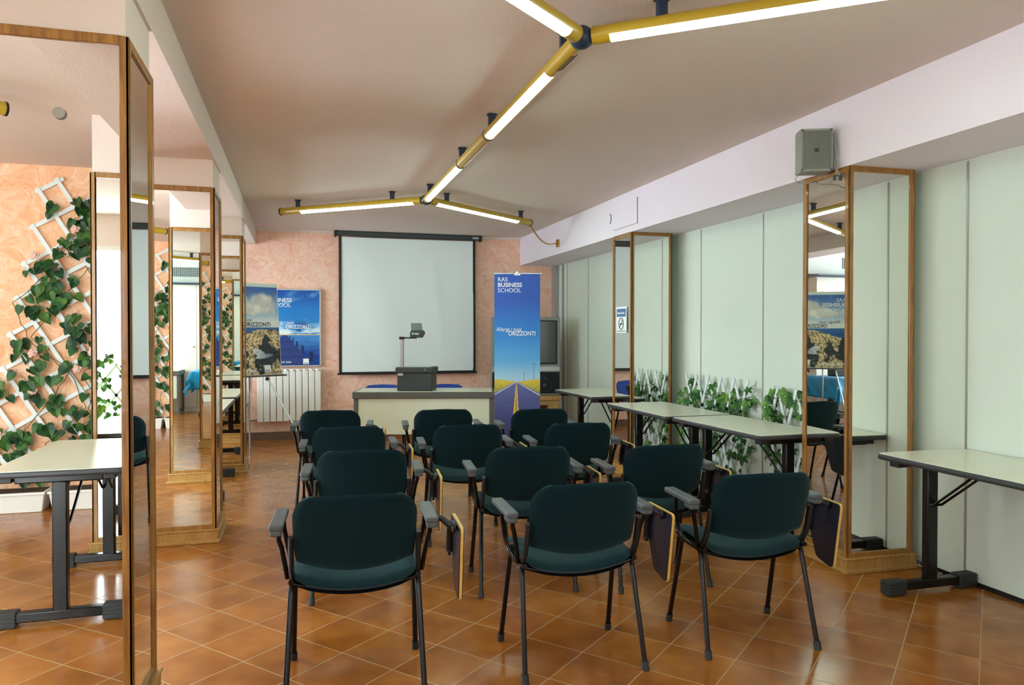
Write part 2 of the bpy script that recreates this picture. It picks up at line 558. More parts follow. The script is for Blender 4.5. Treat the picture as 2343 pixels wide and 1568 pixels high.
# ------------------------------------------------------------------ mirror columns
def mirror_column(x0, x1, y0, y1, ztop, faces, label, core_top=ZC, group='mirror clad columns', yaw=0.0, pivot=None):
    cx, cyy = (x0+x1)/2, (y0+y1)/2
    if pivot: cx, cyy = pivot
    t = thing('mirror_column', label, 'mirror column', (cx, cyy, 0), yaw, group)
    X0, X1, Y0, Y1 = x0-cx, x1-cx, y0-cyy, y1-cyy
    e = .012
    m = MB(); m.box(X0+e, Y0+e, 0, X1-e, Y1-e, core_top); m.build('plaster_core', 'left_beam_paint', t)
    fw = .03
    def face(kind):
        # returns a function mapping (u, v, depth) to local coordinates; u along face, depth outward
        if kind == 'front': return (X0, X1), lambda u, z, d: (u, Y0+e-d, z)
        if kind == 'back': return (X0, X1), lambda u, z, d: (u, Y1-e+d, z)
        if kind == 'right': return (Y0, Y1), lambda u, z, d: (X1-e+d, u, z)
        return (Y0, Y1), lambda u, z, d: (X0+e-d, u, z)
    def fbox(m, f, u0, u1, z0, z1, d0, d1):
        a = f(u0, z0, d0); c = f(u1, z1, d1)
        m.box(a[0], a[1], a[2], c[0], c[1], c[2])
    zb = .112
    for kd in faces:
        (u0, u1), f = face(kd)
        m = MB(); fbox(m, f, u0+fw*.8, u1-fw*.8, zb, ztop-fw*.8, -.004, .004)
        m.build('mirror', 'mirror_glass', t, smooth=False)
        fr = MB()
        fbox(fr, f, u0, u0+fw, .085, ztop, 0, e); fbox(fr, f, u1-fw, u1, .085, ztop, 0, e)
        fbox(fr, f, u0+fw, u1-fw, .085, .085+fw, 0, e); fbox(fr, f, u0+fw, u1-fw, ztop-fw, ztop, 0, e)
        fr.build('frame', 'frame_wood', t, bevel=.003)
    pl = MB()
    pl.box(X0-.012, Y0-.012, .012, X1+.012, Y1+.012, .082); pl.box(X0-.026, Y0-.026, 0, X1+.026, Y1+.026, .022)
    pl.box(X0-.018, Y0-.018, .076, X1+.018, Y1+.018, .088)
    pl.build('plinth', 'plinth_wood', t, bevel=.004)
    return t
allf = ('front', 'right', 'back', 'left')
mirror_column(-1.21, -.52, -.14, .27, 2.33, allf, 'mirror column reflected inside the nearest left mirror, beside the reflected trellis')
c1 = mirror_column(-1.125, -.52, 2.61, 3.02, 2.31, allf, 'nearest mirror column on the left, reflecting the orange wall and trellis')
mirror_column(-1.125, -.52, 5.10, 5.52, 2.30, allf, 'middle left mirror column reflecting cream cupboard doors')
mirror_column(-1.125, -.52, 7.55, 7.97, 2.30, allf, 'farthest left mirror column, beside the easel poster')
cB = mirror_column(2.965, 3.41, 3.43, 3.84, 2.298, ('front', 'right', 'left'), 'near right mirror column below the wall loudspeaker', core_top=2.30, yaw=R(-2.0), pivot=(2.965, 3.43))
cA = mirror_column(2.965, 3.385, 6.23, 6.66, 2.298, ('front', 'right', 'left'), 'far right mirror column with a no smoking sign stuck on it', core_top=2.30)
# round suction mark on the nearest mirror
for (x, z) in ((-.72, 2.05),):
    m = MB(); m.cyl((x, 2.609, z), (x, 2.6065, z), .018, 20); tag(m.build('sticker_mark', 'smudge'), 'small round smudged sticker on the nearest left mirror', 'sticker')

# no smoking sign on column A (faces -x)
sg = thing('no_smoking_sign', 'small white and blue no smoking notice stuck on the far right mirror column', 'sign', (2.962, 6.44, 0))
m = MB(); m.box(-.002, -.145, 1.375, 0, .145, 1.565); 
m = MB(); m.box(-.003, -.115, 1.36, .0, .115, 1.61); m.build('paper', 'sign_white', sg)
m = MB(); m.box(-.0045, -.10, 1.515, -.002, .10, 1.59); m.build('blue_band', 'sign_blue', sg)
m = MB(); m.box(-.0045, -.10, 1.374, -.002, .10, 1.380); m.build('rule_line', 'ink_dark', sg)
text('Vietato fumare', .034, 'ink_white', sg, (-.0052, .088, 1.54), (PI/2, 0, -PI/2), sx=.80, weight=.0006)
m = MB()
pts = [(-.005, .05*math.cos(2*PI*q/28), 1.448+.055*math.sin(2*PI*q/28)) for q in range(29)]
m.tube(pts, .0035, 6); m.tube([(-.005, .034, 1.41), (-.005, -.034, 1.488)], .003, 6)
m.box(-.0055, -.03, 1.440, -.003, .03, 1.450)
m.build('no_smoking_symbol', 'ink_dark', sg)

# ------------------------------------------------------------------ ceiling lights
def norm2(a):
    l = math.hypot(*a); return (a[0]/l, a[1]/l)
def star_light(name, label, x, y1, y2, joints, lamps, arms, zc=2.575, clips=(), conduit=None):
    """yellow tubular light: a spine along y with Y arms at both ends."""
    t = thing(name, label, 'ceiling light', (x, (y1+y2)/2, zc), 0, 'yellow tube ceiling lights')
    ox, oy = x, (y1+y2)/2
    r = .036
    def seg(ax, ay, bx, by, lamp_ranges):
        """housing tube from a to b with slots cut below where the lamp shows."""
        L = math.hypot(bx-ax, by-ay); dx, dy = (bx-ax)/L, (by-ay)/L
        nx, ny = -dy, dx
        cuts = sorted([0, L] + [v for rg in lamp_ranges for v in rg])
        m = MB()
        def P(s, ang, rad):
            c, sn = math.cos(ang), math.sin(ang)
            return (ax-ox+dx*s+nx*rad*c, ay-oy+dy*s+ny*rad*c, rad*sn)
        for s0, s1 in zip(cuts[:-1], cuts[1:]):
            if s1-s0 < 1e-4: continue
            open_ = any(a-1e-6 <= s0 and s1 <= b_+1e-6 for a, b_ in lamp_ranges)
            if open_:
                a0, a1 = R(-26), R(206)
                n = 20; vs = []; fs = []
                for ss in (s0, s1):
                    for rad in (r, r-.004):
                        for q in range(n+1):
                            vs.append(P(ss, a0+(a1-a0)*q/n, rad))
                N = n+1
                for q in range(n):
                    fs += [(q, q+1, 2*N+q+1, 2*N+q), (N+q, 3*N+q, 3*N+q+1, N+q+1), (q, N+q, N+q+1, q+1), (2*N+q, 2*N+q+1, 3*N+q+1, 3*N+q)]
                fs += [(0, 2*N, 3*N, N), (n, N+n, 3*N+n, 2*N+n)]
                m.add(vs, fs)
            else:
                m.cyl(P(s0, 0, 0), P(s1, 0, 0), r, 28)
        m.build('housing', 'yellow_paint', t)
        for a, b_ in lamp_ranges:
            q = MB(); q.tube([P(a+.005, R(-90), .011), P(b_-.005, R(-90), .011)], .0245, 14)
            q.build('lamp_tube', 'lamp_white', t)
        return dx, dy, P, L
    seg(x, y1, x, y2, [(a-y1, b_-y1) for a, b_ in lamps])
    k_ = 0
    for (jx, jy) in joints:
        m = MB(); m.sphere((jx-ox, jy-oy, 0), .052, 20, 12, (1, 1, .92)); m.build('joint', 'joint_blue', t)
    for yy in (4.37, 5.16):
        if y1 < yy < y2:
            m = MB(); m.cyl((x-ox, yy-.006-oy, 0), (x-ox, yy+.006-oy, 0), r+.003, 28); m.build('band', 'clip_blue', t)
    for (a, b_, lr) in arms:
        dx, dy, P, L = seg(a[0], a[1], b_[0], b_[1], lr)
        m = MB(); m.cyl(P(L, 0, 0), P(L+.012, 0, 0), r+.003, 28); m.build('end_cap', 'black_plastic', t)
    for (cx, cyy) in clips:
        m = MB(); m.box(cx-ox-.022, cyy-oy-.012, .028, cx-ox+.022, cyy-oy+.012, ZC-zc-.001); m.box(cx-ox-.03, cyy-oy-.02, ZC-zc-.012, cx-ox+.03, cyy-oy+.02, ZC-zc-.001)
        m.build('clip', 'joint_blue' if cyy < 3.4 else 'clip_blue', t, bevel=.004)
    return t, ox, oy
J1, J2 = (1.12, 2.83), (1.12, 6.66)
def lerp(a, b, t): return (a[0]+(b[0]-a[0])*t, a[1]+(b[1]-a[1])*t)
nr, nl = (2.41, 1.81), (-.17, 1.81)
fr_, fl = (2.44, 7.71), (-.16, 7.71)
ll, ox, oy = star_light('tube_ceiling_light', 'long yellow tubular ceiling light with lit fluorescent tubes and Y shaped ends over the chairs', 1.12, 2.87, 6.63,
    [J1, J2], [(3.21, 4.34), (5.19, 6.55)],
    [(lerp(J1, nr, .03), nr, [(.075, 1.44)]), (lerp(J1, nl, .03), nl, [(.075, 1.44)]),
     (lerp(J2, fl, .03), fl, [(.08, 1.36)]), (lerp(J2, fr_, .03), fr_, [(.08, 1.40)])],
    clips=[lerp(J1, nr, .2), lerp(J1, nl, .2), (1.12, 3.03), (1.12, 4.29), (1.12, 5.13), (1.12, 6.46), lerp(J2, fl, .22), lerp(J2, fl, .88), lerp(J2, fr_, .17), lerp(J2, fr_, .9), lerp(J1, nr, .85), lerp(J1, nl, .85)])
# ventilation slots on the near housing, drawn as dark grooves
m = MB()
for q in range(8):
    yy = 2.95+.024*q
    pts = [(1.12-ox+.0365*math.cos(a), yy-oy, .0365*math.sin(a)) for a in [R(v) for v in range(-100, -39, 12)]]
    m.tube(pts, .0022, 5)
m.build('vent_grille', 'hatch_dark', ll)
# flexible conduit to the beam
cp = []
A0, B0 = Vector((2.45, 7.72, 2.555)), Vector((2.955, 8.22, 2.43))
for q in range(33):
    t_ = q/32; p = A0.lerp(B0, t_); p.z -= .11*math.sin(PI*t_)**1 * (1-.2*t_)
    cp.append((p.x-ox, p.y-oy, p.z-2.575))
m = MB(); m.tube(cp, .008, 8); m.build('conduit', 'brass', ll)
m = MB(); m.box(2.945-ox, 8.19-oy, 2.38-2.575, 2.966-ox, 8.26-oy, 2.47-2.575); m.build('junction_box', 'brass', ll, bevel=.003)
LJ1, LJ2 = (-2.78, 1.64), (-2.78, 6.3)
l2, _, _ = star_light('tube_ceiling_light', 'second yellow tubular ceiling light in the left bay, seen only in the mirrors', -2.78, 1.68, 3.9,
    [LJ1], [(1.9, 3.7)],
    [(lerp(LJ1, (-1.53, .64), .03), (-1.53, .64), [(.08, 1.36)]), (lerp(LJ1, (-3.7, .9), .04), (-3.7, .9), [(.08, 1.0)])],
    clips=[lerp(LJ1, (-1.53, .64), .85), (-2.78, 2.5), (-2.78, 3.8)])
l3, _, _ = star_light('tube_ceiling_light', 'third yellow tubular ceiling light near the air grille, seen only in the mirrors', -2.6, 6.2, 8.2,
    [(-2.6, 8.25)], [(6.3, 8.1)],
    [((-2.57, 8.27), (-1.45, 9.1), [(.08, 1.25)]), ((-2.63, 8.27), (-3.7, 9.1), [(.08, 1.2)])],
    clips=[(-2.6, 6.6), (-2.6, 7.9), (-1.7, 8.92)])

# ------------------------------------------------------------------ chairs
def chair_proto(name, fab, tablet=True, label='', rim=None):
    t = thing(name, label, 'chair')
    # seat cushion
    def pillow(W, D, fmid, th, nx=18, ny=16, rc=.06):
        vs = []; top = []; bot = []
        def pt(i, j, side):
            s = -1+2*i/nx; u = -1+2*j/ny
            # rounded rectangle squeeze
            hx, hy = W/2, D/2
            x = s*hx; y = u*hy
            ax, ay = abs(x)-(hx-rc), abs(y)-(hy-rc)
            if ax > 0 and ay > 0:
                l = math.hypot(ax, ay); mxx = max(ax, ay)
                kx = mxx/l if l > 0 else 1
                x = math.copysign(hx-rc+ax*kx, x); y = math.copysign(hy-rc+ay*kx, y)
            e = max(abs(s), abs(u))
            h = th/2*(max(0, 1-e**6))**.5
            return fmid(x, y, h*side)
        return pt
    def grid_shell(pt, nx, ny):
        vs = []; fs = []
        for side in (1, -1):
            for j in range(ny+1):
                for i in range(nx+1):
                    vs.append(pt(i, j, side))
        N = (nx+1)*(ny+1)
        for j in range(ny):
            for i in range(nx):
                a = j*(nx+1)+i
                fs.append((a, a+1, a+nx+2, a+nx+1)); fs.append((N+a, N+a+nx+1, N+a+nx+2, N+a+1))
        return vs, fs
    def seat_map(x, y, h):
        dip = -.044*(1-(x/.235)**2)
        z = .466 + dip - .035*max(0, (y-.08)/.13)**2 + h - .02*max(0,-y/.2)
        return (x, y+.045, z)
    m = MB(); pt = pillow(.46, .42, seat_map, .040); v, f = grid_shell(pt, 18, 16); m.add(v, f); m.build('seat', fab, t, ang=80)
    m = MB(); pt = pillow(.44, .40, lambda x, y, h: (seat_map(x, y, h)[0], seat_map(x, y, h)[1], seat_map(x, y, h)[2]-.024), .012); v, f = grid_shell(pt, 18, 16); m.add(v, f)
    m.build('seat_shell', 'black_plastic', t, ang=80)
    # backrest
    W = .455
    def back_pt(i, j, side, nx, ny, inset=0.0, th=.034):
        s = -1+2*i/nx; v_ = j/ny
        zb = .478 + .034*abs(s)**2.0
        zt = .776 + .003*math.cos(PI*s)
        rc = .10
        # width profile
        z = zb+(zt-zb)*v_
        hw = W/2-inset - .008*(1-v_)**2
        ztop = .779
        if z > ztop-rc:
            q = (z-(ztop-rc))/rc
            hw = hw - rc*(1-math.sqrt(max(0, 1-q*q*.985)))
        if v_ < .12:
            hw -= .007*(1-v_/.12)**2
        x = s*hw
        lean = -.175 - (z-.49)*.30
        y = lean + .050*(x/.2275)**2 - .012
        e = max(abs(s), abs(2*v_-1))
        h = th/2*(max(0, 1-e**8))**.5
        return (x, y+h*side, z-.25*h*side)
    nx, ny = 26, 22
    m = MB(); v, f = grid_shell(lambda i, j, sd: back_pt(i, j, sd, nx, ny), nx, ny); m.add(v, f); m.build('backrest', fab, t, ang=80)
    # legs and foot caps
    for sx in (-1, 1):
        for (fy, ty) in ((-.225, -.115), (.195, .085)):
            foot = Vector((sx*.252, fy, 0.0)); top = Vector((sx*.236, ty, .405))
            bend = Vector((sx*.234, ty+(.025 if fy < 0 else -.02), .428))
            m = MB(); m.tube([foot+(top-foot)*.02, foot.lerp(top, .5), foot.lerp(top, .93), top, bend, Vector((sx*.234, ty+(.07 if fy < 0 else -.06), .432))], .0112, 10, flat=.8)
            lg = m.build('leg', 'black_metal', t, ang=60)
            m = MB(); a = foot; c = foot.lerp(top, .085); m.tube([a, c], .0155, 10, flat=.9); m.build('foot_cap', 'rubber', lg, ang=50)
    # frame rails and cross bars
    m = MB()
    for sx in (-1, 1):
        m.tube([(sx*.234, -.15, .434), (sx*.234, .13, .434)], .011, 8)
        m.box(sx*.226, -.12, .415, sx*.242, .10, .445)
    for yy, dz in ((-.125, .0), (.12, .0)):
        m.tube([(x/10*.234, yy, .424-.040*(1-(x/10)**2)) for x in range(-10, 11)], .010, 8)
    m.build('seat_frame', 'black_metal', t, ang=60)
    for sx in (-1, 1):
        m = MB()
        m.tube([(sx*.232, -.08, .440), (sx*.233, -.125, .452), (sx*.233, -.155, .49), (sx*.232, -.175, .54), (sx*.231, -.195, .615)], .0105, 8, flat=1.5)
        m.build('back_bracket', 'black_plastic', t, ang=60)
    if tablet:
        for sx in (-1, 1):
            m = MB()
            xo = .287*sx
            poly = rounded_poly([(-.025, -.17), (.025, -.17), (.025, .115), (-.025, .115)], .012)
            M = Matrix.Translation((xo, 0, .632))
            m.prism(poly, M, .022)
            m.prism(rounded_poly([(-.021, -.168), (.021, -.168), (.019, -.09), (-.019, -.09)], .01), Matrix.Translation((xo, 0, .612)), .024)
            arm = m.build('armrest', 'arm_plastic', t, bevel=.006, seg=3)
            m = MB()
            m.tube([(xo*.97, .045, .634), (sx*.276, .062, .58), (sx*.262, .075, .50), (sx*.252, .070, .455), (sx*.250, .03, .438), (sx*.250, -.06, .432), (sx*.252, -.105, .442), (sx*.258, -.118, .49), (sx*.270, -.125, .56), (sx*.280, -.135, .595), (xo*.97, -.14, .618)], .0095, 8)
            m.build('support', 'black_metal', arm, ang=60)
        # folded writing tablet hanging on the right side
        # local frame: u = y, v = z ; extruded along x
        TX = .393
        MX = lambda x: Matrix(((0, 0, 1, x), (1, 0, 0, 0), (0, 1, 0, 0), (0, 0, 0, 1)))
        poly = [(-.165, .603), (-.112, .305), (.010, .326), (.09, .52), (.09, .603)]
        big = [(-.168, .606), (-.114, .302), (.012, .323), (.093, .52), (.093, .606)]
        m = MB(); m.prism(rounded_poly(poly, .022), MX(TX), .004)
        tb = m.build('writing_tablet', 'tablet_black', t)
        m = MB(); m.prism(rounded_poly(big, .024), MX(TX+.004), .011); m.build('beech_edge', 'beech_edge', tb)
        m = MB(); m.prism(rounded_poly(poly, .022), MX(TX+.015), .003); m.build('outer_face', 'tablet_black', tb)
        m = MB()
        hx = TX-.008
        m.tube([(hx, -.085, .588), (hx, -.04, .597), (hx, .01, .583), (hx, .045, .545), (hx, .062, .495), (hx, .064, .45)], .016, 10, flat=.6)
        m.cyl((hx-.010, -.082, .588), (hx+.002, -.082, .588), .020, 16); m.cyl((hx-.010, .063, .45), (hx+.002, .063, .45), .016, 16)
        m.tube([(.300, -.06, .630), (.335, -.066, .622), (.36, -.075, .600), (hx, -.082, .588)], .012, 10)
        br = m.build('hinge_arm', 'black_plastic', t, ang=50)
        for (yy, zz, rr) in ((-.082, .588, .009), (.063, .45, .007)):
            m = MB(); m.cyl((hx-.013, yy, zz), (hx-.010, yy, zz), rr, 12); m.build('bolt', 'chrome', br)
    return t

G = 'green conference chairs with folding tablets'
spots = [
 ('A', .212, 2.955, -3.8, 'green tablet chair nearest the left mirror column, front of the picture'),
 ('B', 1.095, 2.905, -2.2, 'green tablet chair in the nearest row, middle of its three'),
 ('C', 1.905, 2.885, -5.5, 'green tablet chair in the nearest row, standing by the near right mirror column'),
 ('D', .325, 3.975, -5.0, 'green tablet chair in the second row, left end by the aisle'),
 ('E', 1.165, 3.835, -5.9, 'green tablet chair in the second row, middle of its three'),
 ('F', 1.875, 3.70, -4.0, 'green tablet chair in the second row, right end before the ivy trellis'),
 ('G', .312, 4.93, -3.0, 'green tablet chair in the third row, left end'),
 ('H', 1.06, 4.81, -5.0, 'green tablet chair in the third row, middle of its three'),
 ('I', 1.78, 4.70, -6.0, 'green tablet chair in the third row, right end beside the long tables'),
 ('J', .255, 5.95, -8.0, 'green tablet chair closest to the radiator, left end of the farthest row'),
 ('K', 1.09, 5.78, -6.0, 'green tablet chair in the farthest row, in front of the cream desk'),
 ('L', 1.815, 5.61, -5.0, 'green tablet chair in the farthest row, right end before the blue banner'),
]
proto = None
for (kk, x, y, a, lab) in spots:
    if proto is None:
        proto = chair_proto('conference_chair', 'teal_fabric', True, lab)
        proto.location = (x, y, 0); proto.rotation_euler = (0, 0, R(a)); proto['group'] = G
    else:
        dup(proto, (x, y, 0), R(a), lab, G)
bc = chair_proto('blue_chair', 'blue_fabric', False, 'blue upholstered chair behind the desk, left of the overhead projector')
bc.location = (.96, 8.80, 0); bc.rotation_euler = (0, 0, R(176)); bc.scale = (1.0, 1, .935); bc['group'] = 'blue chairs behind the desk'
o = dup(bc, (1.70, 8.68, 0), R(172), 'blue upholstered chair behind the desk, right of the overhead projector', 'blue chairs behind the desk')

# ------------------------------------------------------------------ folding tables
def folding_table(L, D, label, loc, rz, group='cream folding tables with black edges', name='folding_table'):
    """length along local y, from 0 to L; x from 0 to D; top at .73"""
    t = thing(name, label, 'table', loc, rz, group)
    poly = rounded_poly([(0, 0), (D, 0), (D, L), (0, L)], .03)
    m = MB(); m.prism(poly, Matrix.Translation((0, 0, .728)), .003); m.build('tabletop', 'table_laminate', t)
    poly = rounded_poly([(-.008, -.008), (D+.008, -.008), (D+.008, L+.008), (-.008, L+.008)], .036)
    m = MB(); m.prism(poly, Matrix.Translation((0, 0, .699)), .0295); m.build('edge_band', 'dark_grey_edge', t, bevel=.011, seg=4)
    for (cx, cyy) in ((.05, .05), (D-.09, .05), (.05, L-.09), (D-.09, L-.09)):
        m = MB(); m.box(cx-.02, cyy-.02, .668, cx+.04, cyy+.04, .7); m.build('corner_block', 'black_plastic', t, bevel=.004)
    for yy, s in ((.065, 1), (L-.065, -1)):
        m = MB(); m.box(D/2-.032, yy-.022, .06, D/2+.032, yy+.022, .67)
        m.box(.10, yy-.018, .664, D-.10, yy+.018, .699)
        lg = m.build('leg', 'black_metal', t, bevel=.006)
        m = MB(); m.box(.02, yy-.024, .022, D-.02, yy+.024, .068); m.build('foot_bar', 'black_metal', lg, bevel=.006)
        for (a, c) in ((-.005, .105), (D-.105, D+.005)):
            m = MB(); m.box(a, yy-.031, .004, c, yy+.031, .076)
            for q in range(4):
                zz = .014+.0165*q
                m.box(a-.003, yy-.034, zz, c+.003, yy+.034, zz+.008)
            m.build('foot_cap', 'rubber', lg, bevel=.003)
        m = MB()
        for dx in (-.028, .028):
            m.tube([(D/2+dx*.9, yy+s*.01, .455), (D/2+dx*.9, yy+s*.05, .465), (D/2+dx, yy+s*.30, .668), (D/2+dx, yy+s*.335, .695)], .007, 8)
        m.build('brace', 'black_metal', t)
    return t
folding_table(1.55, .555, 'cream folding table against the partition wall at the right edge of the picture', (2.895, 1.60, 0), R(-.6))
folding_table(1.04, .52, 'cream folding table beside the right mirror column, its end reflected in the mirror', (2.70, 3.87, 0), R(1.6))
folding_table(1.08, .565, 'cream folding table in front of the ivy trellis and far right mirror column', (2.645, 4.97, 0), R(0.2))
folding_table(1.00, .57, 'cream folding table beyond the far right mirror column, nearest the television', (2.76, 6.70, 0), R(1.5))
folding_table(1.04, .57, 'cream folding table reflected in the nearest left mirror, before the trellis', (-1.36, .385, 0), R(0))
folding_table(1.17, .57, 'cream folding table between the middle and farthest left mirror columns', (-1.165, 6.29, 0), R(0))
folding_table(1.3, .55, 'cream folding table in the left bay before the cupboards, seen in mirrors', (-2.55, 7.25, 0), R(0))

# ------------------------------------------------------------------ presenter desk
def desk(label, loc, rz, L, D=.50):
    t = thing('desk', label, 'desk', loc, rz)
    m = MB(); m.box(.02, .02, .70, L-.02, D, .732); m.build('desktop', 'table_laminate', t)
    m = MB(); m.box(-.01, -.012, .655, L+.01, .022, .726); m.box(-.012, -.01, .66, .024, D, .728); m.box(L-.024, -.01, .66, L+.012, D, .728)
    m.build('edge_rail', 'desk_grey', t, bevel=.008, seg=3)
    m = MB(); m.box(.05, .012, .27, L-.05, .03, .655); m.build('modesty_panel', 'desk_panel', t)
    for x in (.0, L-.045):
        m = MB(); m.box(x+.002, .004, .0, x+.045, .05, .66); m.box(x+.002, D-.06, 0, x+.045, D-.015, .66); m.box(x+.002, .05, .05, x+.045, D-.06, .09)
        m.build('leg', 'desk_grey', t, bevel=.004)
    m = MB()
    for x in (.25, L/2, L-.25): m.cyl((x, -.012, .676), (x, -.017, .676), .006, 10)
    m.build('screw', 'black_plastic', t)
    return t
dk = desk('cream desk with grey edges and modesty panel below the projection screen', (.555, 7.985, 0), R(-14), 1.50, .52)

# overhead projector on the desk
op = thing('overhead_projector', 'dark grey overhead projector with raised head standing on the desk', 'projector', (1.245, 8.02, .733), R(-19))
m = MB(); m.box(-.19, -.17, .0, .19, .17, .20); m.build('base_box', 'charcoal', op, bevel=.012, seg=3)
m = MB(); m.box(-.205, -.185, .195, .205, .185, .255); m.build('stage_lid', 'charcoal', op, bevel=.01, seg=3)
m = MB(); m.box(-.16, -.14, .254, .16, .14, .258); m.build('stage_glass', 'projector_glass', op)
m = MB(); m.box(-.205+.03, -.1875, .168, -.12, -.1845, .192); m.build('rating_plate', 'alu_frame', op)
m = MB(); m.cyl((-.10, -.185, .232), (-.10, -.188, .232), .006, 10); m.cyl((.12, -.185, .232), (.12, -.188, .232), .006, 10); m.build('screw', 'chrome', op)
m = MB(); m.box(-.185, -.045, .25, -.145, .0, .565); pst = m.build('post', 'brushed_steel', op, bevel=.003)
m = MB(); m.box(-.19, -.05, .555, -.14, .005, .585); m.box(-.16, -.035, .565, .0, -.012, .580); m.build('arm', 'black_plastic', op, bevel=.003)
m = MB()
M = Matrix(((1, 0, 0, -.065), (0, 0, 1, -.07), (0, 1, 0, .575), (0, 0, 0, 1)))
m.prism([(-.002, .0), (.125, 0), (.135, .028), (.15, .035), (.148, .062), (.135, .082), (.01, .082), (-.002, .05)], M, .10)
hd = m.build('head', 'charcoal', op, bevel=.004)
m = MB()
m.add([(-.055, -.05, .655), (.07, -.05, .655), (.045, .03, .735), (-.075, .03, .735), (-.055, -.044, .652), (.07, -.044, .652), (.045, .036, .732), (-.075, .036, .732)],
      [(0,1,2,3), (7,6,5,4), (0,4,5,1), (1,5,6,2), (2,6,7,3), (3,7,4,0)])
m.build('mirror_flap', 'projector_glass', hd)
text('Derbar', .026, 'ink_white', hd, (-.045, -.0715, .610), weight=.0012)

# ------------------------------------------------------------------ projection screen
ps = thing('projection_screen', 'large white pull-down projection screen with black border on the pink wall', 'screen', (1.40, 9.72, 0))
m = MB(); m.box(-.955, -.035, 2.615, .965, .035, 2.675); cs = m.build('case', 'charcoal', ps, bevel=.008)
m = MB()
for x in (-.962, .958): m.box(x, -.045, 2.60, x+.03, .045, 2.678)
m.build('end_cap', 'black_plastic', cs, bevel=.006)
m = MB(); m.box(.86, -.037, 2.63, .94, -.0345, 2.655); m.build('label_plate', 'alu_frame', cs)
n, h = 60, 40
def sheet(x0, x1, z0, z1, amp, y, n=60, h=30):
    vs = []; fs = []
    for j in range(h+1):
        for i in range(n+1):
            u, v = i/n, j/h
            x = x0+(x1-x0)*u; z = z0+(z1-z0)*v
            d = amp*(1-v)**.3*v**.15*(noise.noise(Vector((x*1.8+z*.5, z*.45, 3)))*1.0 + .5*math.exp(-((u-.78+.12*v)/.05)**2)*(1-v)*v*4)
            vs.append((x, y-d, z))
    for j in range(h):
        for i in range(n):
            a = j*(n+1)+i; fs.append((a, a+1, a+n+2, a+n+1))
    mm = MB(); mm.add(vs, fs); return mm
sheet(-.875, .875, .85, 2.60, .02, .0).build('sheet', 'screen_fabric', ps, ang=80)
m = MB()
for x0, x1 in ((-.905, -.87), (.87, .905)): m.box(x0, -.002, .85, x1, .003, 2.62)
m.box(-.905, -.002, .83, .905, .003, .852); m.build('border', 'black_plastic', ps)
m = MB(); m.box(-.925, -.012, .815, .925, .012, .84); m.build('weight_bar', 'black_plastic', ps, bevel=.004)

# ------------------------------------------------------------------ printed art
def fbm(x, y, s, o=5, seed=0.0):
    a = 0; amp = 1; tot = 0
    for i in range(o):
        a += amp*noise.noise(Vector((x*s, y*s, seed+i*7.1))); tot += amp; amp *= .55; s *= 2.05
    return a/tot
def mix(a, b, t):
    t = max(0, min(1, t)); return tuple(a[i]+(b[i]-a[i])*t for i in range(3))
def sm(a, b, x):
    t = max(0, min(1, (x-a)/(b-a))); return t*t*(3-2*t)
def art_mesh(name, W, H, nx, ny, func, parent, y=0.0, z0=0.0):
    me = bpy.data.meshes.new(name)
    vs = [(-W/2+W*i/nx, y, z0+H*j/ny) for j in range(ny+1) for i in range(nx+1)]
    fs = [(j*(nx+1)+i, j*(nx+1)+i+1, (j+1)*(nx+1)+i+1, (j+1)*(nx+1)+i) for j in range(ny) for i in range(nx)]
    me.from_pydata(vs, [], fs)
    ca = me.color_attributes.new('print', 'FLOAT_COLOR', 'POINT')
    buf = []
    for j in range(ny+1):
        for i in range(nx+1):
            c = srgb(func(i/nx, j/ny)); buf.extend(c)
    ca.data.foreach_set('color', buf)
    me.materials.append(MATS['printed_art'])
    o = bpy.data.objects.new(name, me); COL.objects.link(o)
    if parent: o.parent = parent
    return o

def road_art(u, v):
    hz = .432
    if v > hz:
        t = (v-hz)/(1-hz)
        c = mix((168, 208, 232), (84, 168, 226), sm(0, .25, t))
        c = mix(c, (40, 128, 212), sm(.2, .5, t)); c = mix(c, (40, 88, 186), sm(.45, .82, t))
        for px, top in ((.865, .528), (.655, .478)):
            if abs(u-px) < .005 and v < top: c = mix(c, (70, 80, 100), .7)
            if abs(v-top+.005) < .0018 and abs(u-px) < .5*(top-hz): c = mix(c, (70, 80, 100), .5)
        f = .010*sm(.02, .4, abs(u-.5))
        if v < hz+f: c = (214, 190, 60)
        return c
    d = hz-v
    half = .02+7.6*d
    e = abs(u-.485)
    if e < half:
        g = fbm(u, v*3, 30, 3)
        c = mix((96, 104, 160), (60, 62, 116), d*3.2+.35*g)
        cc = .484-.06*d; w = .009+.30*d; q = abs(u-cc)
        if q < w and q > w*.16: c = (232, 186, 40)
        if .025+.35*d < half-e < .045+.55*d: c = (232, 236, 244)
        return c
    g = fbm(u, v*2, 40, 4)
    return mix((222, 196, 60), (136, 140, 76), d*14+1.3*g)
